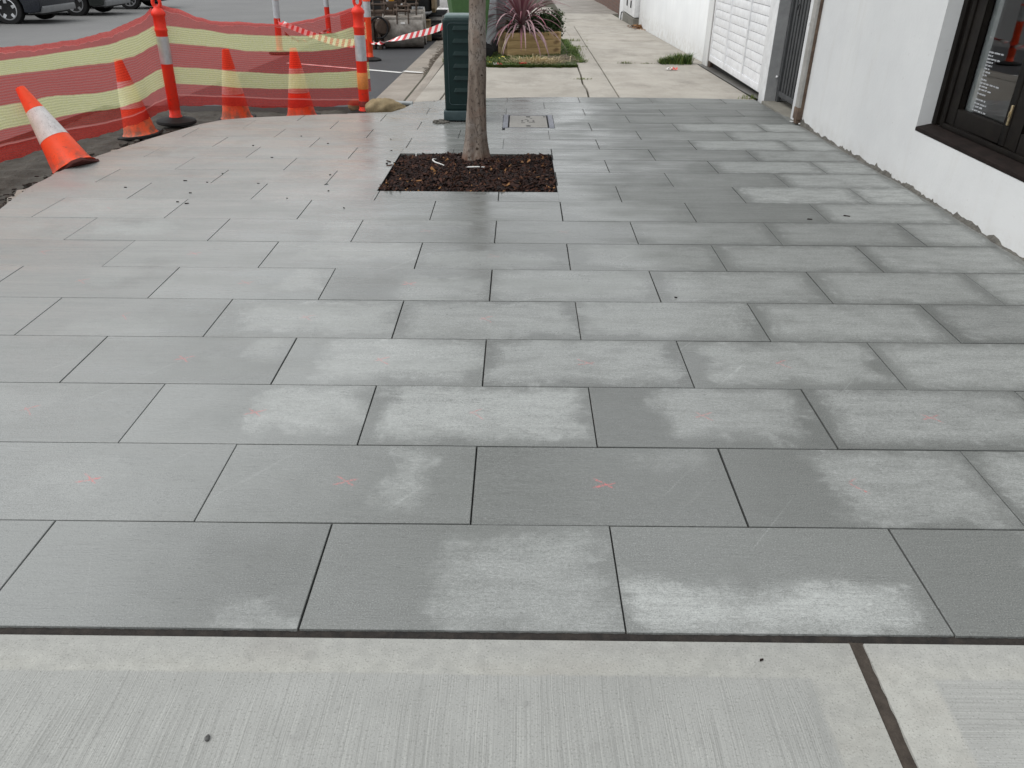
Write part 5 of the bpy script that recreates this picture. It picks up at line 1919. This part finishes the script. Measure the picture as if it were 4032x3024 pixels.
# ------------------------------------------------------------------ timber planter
PA = R(21.5)
pl = thing('timber_planter', (-.187, 13.42, gz(13.6) - .0), 'pine sleeper planter box on the grass verge holding a burgundy plant', 'planter')
pl.rotation_euler = (0, 0, PA)
WORLD_LOC[pl.name] = (0, 0, 0)
PW, PD, BH = .94, .44, .112
for lvl in range(3):
    z0 = .005 + lvl * (BH + .003)
    for nm, (x0, x1, y0, y1) in (('f', (0, PW, 0, .035)), ('b', (0, PW, PD - .035, PD)), ('l', (0, .035, .036, PD - .036)), ('r', (PW - .035, PW, .036, PD - .036))):
        m_ = MB()
        L = max(x1 - x0, y1 - y0)
        cxp, cyp = (x0 + x1) / 2, (y0 + y1) / 2
        if nm in 'fb':
            m_.box(-L / 2, L / 2, -.0175, .0175, -BH / 2, BH / 2)
        else:
            m_.box(-L / 2, L / 2, -.0175, .0175, -BH / 2, BH / 2)
        o = m_.build('board', P['wood'], pl, org=(0, 0, 0), bevel=.004)
        o.location = (cxp, cyp, z0 + BH / 2)
        o.rotation_euler = (0, 0, 0 if nm in 'fb' else R(90))
m_ = MB()
m_.box(.036, PW - .036, .036, PD - .036, .02, .285)
m_.build('potting_soil', P['mulchbase'], pl, org=(0, 0, 0))
WORLD_LOC[pl.name] = tuple(pl.location)
PM = Matrix.Translation(pl.location) @ Matrix.Rotation(PA, 4, 'Z')


def strap_leaf(mb, base, az, length, el, droop, w, tone):
    """arching sword leaf, folded along its midrib"""
    p = Vector(base)
    d = Vector((math.cos(az) * math.cos(el), math.sin(az) * math.cos(el), math.sin(el)))
    n = 8
    vs = []
    for i in range(n + 1):
        t = i / n
        side = Vector((-math.sin(az), math.cos(az), 0))
        ww = w * (.55 + .45 * math.sin(min(1, t * 2.2) * 1.57)) * (1 - max(0, t - .45) / .56) ** .8
        up = side.cross(d).normalized() * -1
        vs += [p - side * ww + up * ww * .35, p, p + side * ww + up * ww * .35]
        p = p + d * (length / n)
        d = (d + Vector((0, 0, -droop / n * (0.4 + 1.2 * t)))).normalized()
    fs = []
    for i in range(n):
        a = i * 3
        fs += [(a, a + 1, a + 4, a + 3), (a + 1, a + 2, a + 5, a + 4)]
    mb.add(vs, fs, tone=tone)


def cordyline(base, h, nleaf, L, label, mat, stem=.035, mat2=None, seed=1):
    r_ = random.Random(seed)
    t = thing('cordyline', base, label, 'cordyline')
    m_ = MB()
    b = Vector(base)
    topc = b + Vector((.01, 0, h))
    m_.tube([b, b + Vector((.012, .0, h * .5)), topc], [stem * 1.25, stem, stem * .9], 12)
    m_.build('stem', P['bark'], t)
    m_ = MB()
    for i in range(nleaf):
        f = i / nleaf
        az = i * 2.39996 + r_.uniform(-.2, .2)
        el = R(86 - 88 * f ** 1.2) + r_.uniform(-.12, .12)
        strap_leaf(m_, topc + Vector((0, 0, .12 * (1 - f) - .05)), az, L * r_.uniform(.75, 1.1), el, .9 + 1.5 * f * r_.uniform(.6, 1.3), .019 * r_.uniform(.8, 1.15), min(1, max(0, r_.gauss(.25 + .55 * f, .2))))
    m_.build('leaves', mat, t, smooth=40)
    if mat2:
        m_ = MB()
        for i in range(9):
            strap_leaf(m_, topc + Vector((0, 0, -.08)), r_.uniform(0, 6.3), L * r_.uniform(.6, .9), R(r_.uniform(-25, 5)), 2.6, .016, r_.uniform(.5, 1))
        m_.build('withered_leaves', mat2, t, smooth=40)
    return t


c1 = PM @ Vector((.32, .22, .285))
cordyline(tuple(c1), .17, 190, .92, 'burgundy cordyline with arching strap leaves in the timber planter', P['cordy'], .05, P['straw'], 5)
cordyline((-.47, 14.75, gz(14.75)), .95, 60, .62, 'tall cordyline with yellowing drooping leaves behind the planter', P['cordygreen'], .03, P['cordy'], 8)


def bush(c, r, n, label, seed, l=(.014, .03)):
    r_ = random.Random(seed)
    t = thing('leafy_shrub', (c[0], c[1], c[2]), label, 'shrub')
    m_ = MB()
    for k in range(5):
        a = k * 1.3
        m_.tube([(c[0], c[1], c[2]), (c[0] + math.cos(a) * r[0] * .5, c[1] + math.sin(a) * r[1] * .5, c[2] + r[2] * .9)], [.006, .003], 5)
    m_.build('stems', P['bark'], t)
    m_ = MB()
    cl = [(r_.gauss(0, .42), r_.gauss(0, .42), r_.uniform(0, 1)) for _ in range(22)]
    for i in range(n):
        q = r_.choice(cl)
        p = Vector((c[0] + (q[0] + r_.gauss(0, .18)) * r[0], c[1] + (q[1] + r_.gauss(0, .18)) * r[1], c[2] + (q[2] + r_.gauss(0, .16)) * r[2]))
        s = r_.uniform(*l)
        M_ = Matrix.Translation(p) @ Matrix.Rotation(r_.uniform(0, 6.3), 4, 'Z') @ Matrix.Rotation(r_.gauss(0, .7), 4, 'X') @ Matrix.Rotation(r_.gauss(0, .7), 4, 'Y')
        m_.add([M_ @ Vector(v) for v in ((-s, 0, 0), (0, -s * .5, .003), (s, 0, 0), (0, s * .5, .003))], [(0, 1, 2, 3)], tone=r_.random())
    m_.build('leaves', P['shrub'], t, smooth=0)
    return t


c2 = PM @ Vector((.74, .22, .26))
bush(tuple(c2), (.26, .2, .30), 5200, 'dense dark green small leaved shrub at the right end of the planter', 3)
c3 = PM @ Vector((.12, .2, .27))
bush(tuple(c3), (.09, .09, .22), 500, 'slender green shrub at the left end of the planter', 4)

# litter on the verge
def wrapper(loc, label, c_a, c_b, s=.05, seed=1):
    r_ = random.Random(seed)
    t = thing('crumpled_wrapper', loc, label, 'litter')
    for mat, off in ((c_a, (-.4, 0)), (c_b, (.5, .1))):
        m_ = MB()
        ph = [r_.uniform(0, 6) for _ in range(4)]
        m_.grid(lambda u, v: (loc[0] + off[0] * s + (u - .5) * s * 1.3, loc[1] + off[1] * s + (v - .5) * s * .8, loc[2] + .006 + abs(math.sin(u * 6 + ph[0]) * math.cos(v * 5 + ph[1])) * s * .5), 7, 6)
        m_.build('torn_piece', mat, t, smooth=0)
    return t


wrapper((2.174, 11.76, gz(11.76)), 'crumpled red and white wrapper lying on the old concrete crossing', P['litterwhite'], P['litterred'], .075, 2)
wrapper((-.31, 12.06, gz(12.06) + .02), 'crumpled red and white wrapper at the front edge of the grass', P['litterwhite'], P['litterred'], .06, 3)
wrapper((.06, 12.2, gz(12.2) + .02), 'flat red wrapper beside the straw coloured grass clump', P['litterred'], P['litterred'], .05, 4)
yl = MB()
for (x, y) in ((-.42, 12.75), (-.30, 12.72), (-.46, 12.22), (-.42, 12.15), (-.25, 12.9), (-.52, 12.6)):
    s = .035
    M_ = Matrix.Translation((x, y, gz(y) + .05)) @ Matrix.Rotation(rnd.uniform(0, 6), 4, 'Z') @ Matrix.Rotation(rnd.uniform(-.4, .4), 4, 'X')
    yl.add([M_ @ Vector(q) for q in ((-s, 0, 0), (-s * .3, -s * .5, .006), (s * .5, -s * .4, 0), (s, 0, .004), (s * .4, s * .45, 0), (-s * .3, s * .45, .004))], [(0, 1, 2, 3, 4, 5)])
tag(yl.build('fallen_leaves', P['yellowleaf'], smooth=0), kind='stuff', label='yellow fallen leaves scattered on the grass beside the tree trunk', cat='fallen leaves')

# loose bark chips, pebble and crumbs on the paving and on the trench edge
ck = MB()
def chip(x, y, l, w_, az, z0=.003):
    z = gz(y) + z0
    M_ = Matrix.Translation((x, y, z)) @ Matrix.Rotation(az, 4, 'Z')
    ck.add([M_ @ Vector(q) for q in ((-l, -w_, -.002), (l, -w_ * .6, -.002), (l * .9, w_ * .7, -.002), (-l * .8, w_, -.002), (-l, -w_, .003), (l, -w_ * .6, .002), (l * .9, w_ * .7, .003), (-l * .8, w_, .004))],
           [(4, 5, 6, 7), (0, 1, 5, 4), (1, 2, 6, 5), (2, 3, 7, 6), (3, 0, 4, 7)], tone=rnd.uniform(0, .25))
for i in range(15):
    x = -1.0 - abs(rnd.gauss(0, 1.0))
    y = 5.25 + rnd.gauss(0, .55)
    if x < -3.1:
        continue
    chip(x, y, rnd.uniform(.005, .014), rnd.uniform(.0012, .0022), rnd.gauss(0, .3))
for x, y, l in ((1.77, 4.55, .022), (2.02, 4.62, .028), (.75, 3.35, .010), (.58, 1.24, .007), (-1.6, 6.6, .012), (-1.9, 6.9, .01), (-2.2, 6.5, .012), (-1.1, 6.8, .01)):
    chip(x, y, l * .7, min(.0022, l * .22), rnd.gauss(0, .5))
for i in range(90):
    t = rnd.random()
    y = 4.6 + t * 2.6
    xx = -3.30 + .12 * t + rnd.gauss(0, .055) - .03
    chip(xx, y, rnd.uniform(.006, .02), rnd.uniform(.003, .007), rnd.uniform(-1, 1), -.004 if xx > -3.3 else -.012)
tag(ck.build('loose_bark_chips', P['mulch'], smooth=0), kind='stuff', label='dark bark chips scattered over the paving left of the tree pit', cat='bark chips')
cl_ = MB()
for i in range(650):
    t = rnd.random()
    y = 4.3 + t * 3.6
    x = -3.42 - abs(rnd.gauss(0, .16)) + max(0, y - 6.6) * .2
    s = abs(rnd.gauss(0, .010)) + .004
    M_ = Matrix.Translation((x, y, gz(y) - .165 + s * .4)) @ Matrix.Rotation(rnd.uniform(0, 6.3), 4, 'Z') @ Matrix.Rotation(rnd.uniform(-.4, .4), 4, 'X')
    cl_.box(-s, s, -s * rnd.uniform(.4, .9), s * .7, -s * .5, s * .5, M=M_)
tag(cl_.build('soil_clods', P['soil'], smooth=0), kind='stuff', label='crumbled soil clods along the bottom of the open trench', cat='soil')
pb = MB()
pb.grid(lambda u, v: (-.642 + .0055 * math.cos(u * 6.2832) * math.sin(v * 3.1416), 1.021 + .008 * math.sin(u * 6.2832) * math.sin(v * 3.1416), .004 - .0055 * math.cos(v * 3.1416) + .001 * math.sin(u * 12)), 12, 8)
tag(pb.build('pebble', P['stone'], org=(-.642, 1.021, 0), smooth=80), 'small dark pebble lying on the broomed concrete in the foreground', 'pebble')


# ------------------------------------------------------------------ parked cars
def make_car(loc, rot, paint, trim, label, spokes=5, wheel_r=.36, chrome=False):
    t = thing('parked_car', loc, label, 'car', 'cars parked nose to the road across the street')
    t.rotation_euler = (0, 0, rot)
    WORLD_LOC[t.name] = (0, 0, 0)
    FX, RX = -.86, -3.55       # wheel centres; the nose is at x = 0
    r = wheel_r
    def arc(cx, rr, a0, a1, n=9):
        return [(cx + rr * math.cos(R(a0 + (a1 - a0) * i / n)), r + rr * math.sin(R(a0 + (a1 - a0) * i / n))) for i in range(n + 1)]
    prof = [(-.06, .30), (.0, .42), (.02, .62), (-.06, .86), (-.25, .98), (-1.15, 1.08), (-1.85, 1.58), (-2.3, 1.66), (-3.7, 1.64), (-4.25, 1.1), (-4.42, .95), (-4.45, .45), (-4.38, .30)]
    under = [(RX - .43, .26)] + arc(RX, .43, 190, -10)[0:] + [(FX - .43, .26)] + arc(FX, .43, 190, -10) + [(-.30, .27)]
    m_ = MB()
    m_.prism(prof + under, 1, -.88, .88)
    m_.build('body', paint, t, bevel=.035, segs=3, smooth=45)
    m_ = MB()
    m_.prism([(-1.22, 1.10), (-1.86, 1.53), (-2.3, 1.60), (-3.6, 1.58), (-4.0, 1.14)], 1, -.885, .885)
    m_.build('side_window', P['carglass'], t)
    m_ = MB()
    m_.prism([(-1.16, 1.095), (-1.84, 1.585), (-1.87, 1.57), (-1.20, 1.085)], 1, -.74, .74)
    m_.build('windscreen', P['carglass'], t)
    m_ = MB()
    m_.prism([(.03, .27), (.035, .40), (-.02, .44), (-.40, .44), (-.40, .25)], 1, -.80, .80)
    m_.build('lower_bumper', trim, t, bevel=.02)
    m_ = MB()
    m_.box(-4.3, -.1, -.7, .7, .22, .40)
    m_.build('underbody', P['black'], t)
    m_ = MB()
    m_.box(-.01, .035, -.42, .42, .56, .76)
    m_.build('grille', P['black'], t, bevel=.01)
    for sy in (-1, 1):
        m_ = MB()
        m_.prism([(.018, .66), (-.05, .84), (-.30, .88), (-.26, .72)], 1, sy * .52, sy * .89) if sy > 0 else m_.prism([(.018, .66), (-.05, .84), (-.30, .88), (-.26, .72)], 1, -.89, -.52)
        m_.build('headlight', P['lamp'], t, bevel=.01)
    for x in (FX, RX):
        for sy in (-1, 1):
            m_ = MB()
            Mw = Matrix.Translation((x, sy * .78, r)) @ Matrix.Rotation(R(90) * sy, 4, 'X')
            # local z of the lathe points outwards
            m_.lathe([(r * .66, -.10), (r * .95, -.105), (r, -.08), (r, .08), (r * .95, .10), (r * .72, .105), (r * .665, .09)], 36, M=Matrix.Translation((x, sy * .78, r)) @ Matrix.Rotation(-R(90) * sy, 4, 'X'))
            ty = m_.build('wheel', P['rubber'], t, smooth=40)
            m_ = MB()
            Mo = Matrix.Translation((x, sy * .78, r)) @ Matrix.Rotation(-R(90) * sy, 4, 'X')
            m_.lathe([(r * .665, .03), (r * .69, .098), (r * .63, .102), (r * .60, .05)], 36, M=Mo)
            m_.lathe([(.001, .085), (r * .15, .085), (r * .17, .07), (r * .17, .02)], 18, M=Mo)
            for k in range(spokes):
                a = 2 * math.pi * k / spokes + .35
                wd = r * (.115 if spokes < 8 else .05)
                Mk = Mo @ Matrix.Rotation(a, 4, 'Z')
                m_.add([Mk @ Vector(q) for q in ((r * .12, -wd, .085), (r * .63, -wd * .8, .095), (r * .63, wd * .8, .095), (r * .12, wd, .085),
                                                 (r * .12, -wd, .045), (r * .63, -wd * .8, .045), (r * .63, wd * .8, .045), (r * .12, wd, .045))],
                       [(0, 1, 2, 3), (4, 5, 1, 0), (6, 7, 3, 2), (7, 6, 5, 4)])
            m_.build('rim', P['alloy'], ty, smooth=30)
            m_ = MB()
            m_.lathe([(.001, .0), (r * .62, .0), (r * .64, .01)], 24, M=Mo)
            m_.build('brake_disc', P['black'], ty)
    WORLD_LOC[t.name] = tuple(loc)
    return t


CX = -12.05
make_car((CX, 22.25, gz(22.25) - .12), 0, P['carnavy'], P['trimgrey'], 'dark navy car at the left picture edge, nearest of the parked row', 5, .36)
make_car((CX, 25.6, gz(25.6) - .12), 0, P['cargreen'], P['trimgrey'], 'dark olive car in the middle of the parked row across the road', 5, .36)
make_car((CX, 29.1, gz(29.1) - .12), 0, P['carblack'], P['black'], 'black car with many spoked alloy wheels, farthest of the parked row', 10, .36)
wc = make_car((-1.25, 20.3, gz(21.5) - .03), R(-90), P['carwhite'], P['carwhite'], 'white car nosing out of the far driveway behind the excavator', 5, .34)
del wc['group']
WORLD_LOC[wc.name] = (0, 0, 0)
m_ = MB()
m_.prism([(.0, .13), (.05, .17), (.055, .30), (.0, .33), (-.3, .33), (-.3, .13)], 1, -.84, .84)
m_.build('front_apron', P['carwhite'], wc, bevel=.02)
for y0, y1 in ((-.42, .42), (-.76, -.52), (.52, .76)):
    m_ = MB()
    m_.box(.045, .062, y0, y1, .20, .29)
    m_.build('air_intake', P['black'], wc, bevel=.006)

# ------------------------------------------------------------------ mini excavator and its loose buckets
ex = thing('mini_excavator', (-2.5, 18.2, gz(18.2) - .118), 'black and yellow mini excavator parked at the kerb behind its buckets', 'excavator')
gx = gz(17.6) - .118
for x0, x1 in ((-1.90, -1.60), (-3.35, -3.05)):
    m_ = MB()
    m_.prism([(17.45, gx + .20), (17.50, gx + .06), (17.70, gx), (19.1, gx - .03), (19.35, gx + .05), (19.4, gx + .22), (19.2, gx + .42), (17.75, gx + .46), (17.55, gx + .40)], 0, x0, x1)
    trk = m_.build('track', P['track'], ex, bevel=.03, segs=2)
    m_ = MB()
    for k in range(15):
        y = 17.7 + k * .1
        m_.box(x0 + .015, x1 - .015, y, y + .05, gx + .44, gx + .475)
    for k in range(4):
        z = gx + .08 + k * .09
        m_.box(x0 + .015, x1 - .015, 17.44 - .02 + abs(k - 1.5) * .02, 17.50, z, z + .045)
    m_.build('track_lug', P['rubber'], trk)
    for y in (17.75, 18.15, 18.6, 19.1):
        m_ = MB()
        m_.lathe([(.11, -.01), (.11, .01), (.05, .02)], 16, M=Matrix.Translation((x1 + .005, y, gx + .20)) @ Matrix.Rotation(R(90), 4, 'Y'))
        m_.build('roller', P['steel'], trk)
m_ = MB()
m_.prism([(17.15, gx + .04), (17.22, gx + .02), (17.24, gx + .40), (17.17, gx + .415)], 0, -3.25, -1.80)
bl_ = m_.build('blade', P['bladebrown'], ex, bevel=.008)
m_ = MB()
m_.prism([(17.135, gx + .41), (17.25, gx + .41), (17.25, gx + .435), (17.135, gx + .435)], 0, -3.25, -1.80)
m_.build('blade_edge', P['bladebrown'], bl_, bevel=.004)
m_ = MB()
m_.box(-3.0, -1.95, 17.6, 19.2, gx + .24, gx + .44)
m_.build('undercarriage', P['machineblack'], ex, bevel=.02)
m_ = MB()
out = [(-2.33, 17.42), (-2.20, 17.36), (-1.92, 17.36), (-1.82, 17.44), (-1.76, 17.7), (-1.76, 18.9), (-3.1, 18.9), (-3.1, 17.7), (-2.6, 17.55)]
m_.prism(out, 2, gx + .56, gx + 1.0)
hs_ = m_.build('house', P['machineblack'], ex, bevel=.03, segs=3)
m_ = MB()
m_.prism([(x * .985 - .035, y * .998 + .04) for x, y in out], 2, gx + 1.0, gx + 1.55)
m_.build('engine_cover', P['machineyellow'], ex, bevel=.05, segs=3)
m_ = MB()
m_.prism([(17.40, gx + .62), (17.46, gx + .54), (17.9, gx + .60), (17.9, gx + .98), (17.42, gx + 1.0)], 0, -1.79, -1.72)
m_.build('side_guard', P['bladebrown'], ex, bevel=.008)
m_ = MB()
m_.box(-3.05, -1.9, 17.7, 18.8, gx + 1.55, gx + 1.62)
for x in (-3.0, -1.95):
    for y in (17.75, 18.75):
        m_.box(x - .025, x + .025, y - .025, y + .025, gx + 1.62, gx + 2.4)
m_.box(-3.1, -1.85, 17.6, 18.9, gx + 2.4, gx + 2.46)
m_.build('canopy', P['machineblack'], ex, bevel=.01)
m_ = MB()
m_.box(-2.78, -2.38, 17.1, 17.6, gx + .50, gx + .82)
m_.box(-2.72, -2.44, 16.95, 17.15, gx + .62, gx + .78)
m_.build('swing_post', P['rust'], ex, bevel=.03, segs=2)
m_ = MB()
m_.tube([(-2.46, 17.12, gx + .70), (-2.25, 17.25, gx + .70)], .028, 12)
m_.tube([(-2.62, 16.98, gx + .60), (-2.62, 17.0, gx + .95)], .035, 12)
m_.build('hydraulic_ram', P['alloy'], ex)
m_ = MB()
m_.prism([(16.98, gx + .66), (17.16, gx + .66), (17.05, gx + 1.7), (16.2, gx + 2.5), (16.1, gx + 2.38), (16.88, gx + 1.6)], 0, -2.68, -2.50)
m_.build('boom', P['machineyellow'], ex, bevel=.01)
m_ = MB()
for x, z, w_, h_ in ((-2.115, gx + .835, .13, .05),):
    m_.box(x - w_ / 2, x + w_ / 2, 17.354, 17.358, z - h_ / 2, z + h_ / 2)
m_.build('warning_sticker', P['plate'], hs_)
m_ = MB()
m_.box(-2.19, -1.93, 17.35, 17.357, gx + .575, gx + .655)
pl_ = m_.build('number_plate', P['plate'], hs_)


def text_mesh(name, body, size, loc, rot, mat, parent):
    cu = bpy.data.curves.new(name, 'FONT')
    cu.body = body
    cu.size = size
    cu.align_x = 'CENTER'
    cu.align_y = 'CENTER'
    tmp = bpy.data.objects.new(name, cu)
    COL.objects.link(tmp)
    dg_ = bpy.context.evaluated_depsgraph_get()
    me = bpy.data.meshes.new_from_object(tmp.evaluated_get(dg_))
    bpy.data.objects.remove(tmp)
    me.materials.clear()
    me.materials.append(mat)
    o = bpy.data.objects.new(name, me)
    COL.objects.link(o)
    o.parent = parent
    o.location = loc
    o.rotation_euler = rot
    return o


base_ = Vector(ex.location)
text_mesh('plate_lettering', 'JJ 68H', .075, Vector((-2.06, 17.347, gx + .615)) - base_, (R(90), 0, 0), P['black'], hs_)


def make_bucket(loc, rot, width, label, scale=1.0, mat='steel'):
    """digging bucket lying on its curved back, ears upward"""
    t = thing('digger_bucket', loc, label, 'bucket', 'loose excavator buckets on the road')
    t.rotation_euler = (0, 0, rot)
    WORLD_LOC[t.name] = (0, 0, 0)
    s = scale
    outer = [(-.30, .54), (-.33, .40), (-.325, .26), (-.27, .12), (-.16, .03), (-.02, .0), (.14, .02), (.26, .05)]
    outer = [(a * s, b * s) for a, b in outer]
    hw = width / 2
    m_ = MB()
    n = len(outer)
    th_ = .014
    vs = [(-hw, a, b) for a, b in outer] + [(hw, a, b) for a, b in outer] + [(-hw, a + th_, b + th_ * .8) for a, b in outer] + [(hw, a + th_, b + th_ * .8) for a, b in outer]
    fs = []
    for i in range(n - 1):
        fs += [(i, n + i, n + i + 1, i + 1), (2 * n + i, 2 * n + i + 1, 3 * n + i + 1, 3 * n + i)]
    fs += [(0, 2 * n, 3 * n, n), (n - 1, 2 * n - 1, 4 * n - 1, 3 * n - 1)]
    m_.add(vs, fs)
    m_.build('shell', P[mat], t, smooth=50)
    side = outer + [(.20 * s, .36 * s), (.02 * s, .56 * s), (-.12 * s, .60 * s)]
    for sx in (-1, 1):
        m_ = MB()
        m_.prism(side, 0, sx * hw - .012 + (.012 if sx > 0 else -.0), sx * hw + .0 + (.012 if sx > 0 else .0))
        m_.build('side_plate', P[mat], t, bevel=.003)
    m_ = MB()
    m_.box(-hw, hw, .24 * s, .32 * s, .035 * s, .055 * s)
    m_.build('cutting_edge', P[mat], t)
    m_ = MB()
    m_.box(-hw + .015, hw - .015, -.31 * s, .02 * s, .52 * s, .56 * s)
    m_.build('top_plate', P[mat], t, bevel=.004)
    for sx in (-1, 1):
        m_ = MB()
        x = sx * .105
        m_.prism([(-.34 * s, .44 * s), (-.30 * s, .66 * s), (-.24 * s, .70 * s), (-.19 * s, .66 * s), (-.10 * s, .58 * s), (-.04 * s, .73 * s), (.02 * s, .76 * s), (.07 * s, .72 * s), (.06 * s, .55 * s)], 0, x - .011, x + .011)
        m_.build('ear', P['rust'], t, bevel=.003)
    for (y, z) in ((-.245, .655), (.015, .715)):
        m_ = MB()
        m_.tube([(-.15, y * s, z * s), (.15, y * s, z * s)], .021, 12)
        m_.tube([(-.15, y * s, z * s), (-.095, y * s, z * s)], .034, 12)
        m_.tube([(.095, y * s, z * s), (.15, y * s, z * s)], .034, 12)
        m_.build('pin', P['rust'], t)
    m_ = MB()
    m_.box(-.04, .04, -.342 * s, -.332 * s, .44 * s, .475 * s)
    m_.build('sticker', P['litterwhite'], t)
    WORLD_LOC[t.name] = tuple(loc)
    return t


gb = gz(16.1) - .116
make_bucket((-2.20, 16.05, gb), R(6), .72, 'wide worn steel bucket, nearest the kerb, with pins on its back', 1.0)
make_bucket((-2.12, 16.75, gz(16.75) - .116), R(4), .50, 'narrow steel bucket lying directly behind the wide bucket', 1.12)
make_bucket((-2.74, 16.60, gz(16.6) - .116), R(10), .55, 'dirty steel bucket lying left of the wide one, behind the orange bollard', 1.12, 'rust')
hd = thing('hydraulic_breaker', (-2.66, 15.75, gz(15.75) - .116), 'dark hydraulic attachment with a round drive head and looped hose by the buckets', 'attachment')
z0 = gz(15.75) - .116
m_ = MB()
m_.box(-2.75, -2.70, 15.62, 15.86, z0 + .0, z0 + .55)
m_.box(-2.63, -2.58, 15.62, 15.86, z0 + .0, z0 + .50)
m_.box(-2.70, -2.63, 15.70, 15.80, z0 + .1, z0 + .48)
m_.build('mounting_plate', P['rust'], hd, bevel=.008)
m_ = MB()
m_.lathe([(.13, 0), (.145, .02), (.145, .10), (.12, .13)], 24, M=Matrix.Translation((-2.56, 15.72, z0 + .40)) @ Matrix.Rotation(R(90), 4, 'X') @ Matrix.Rotation(R(20), 4, 'Y'))
m_.build('drive_head', P['rust'], hd, bevel=.006)
m_ = MB()
m_.tube([(-2.60 + .17 * math.cos(a), 15.60, z0 + .38 + .18 * math.sin(a)) for a in [R(150 - i * 16) for i in range(17)]], .016, 8)
m_.build('hose', P['black'], hd)
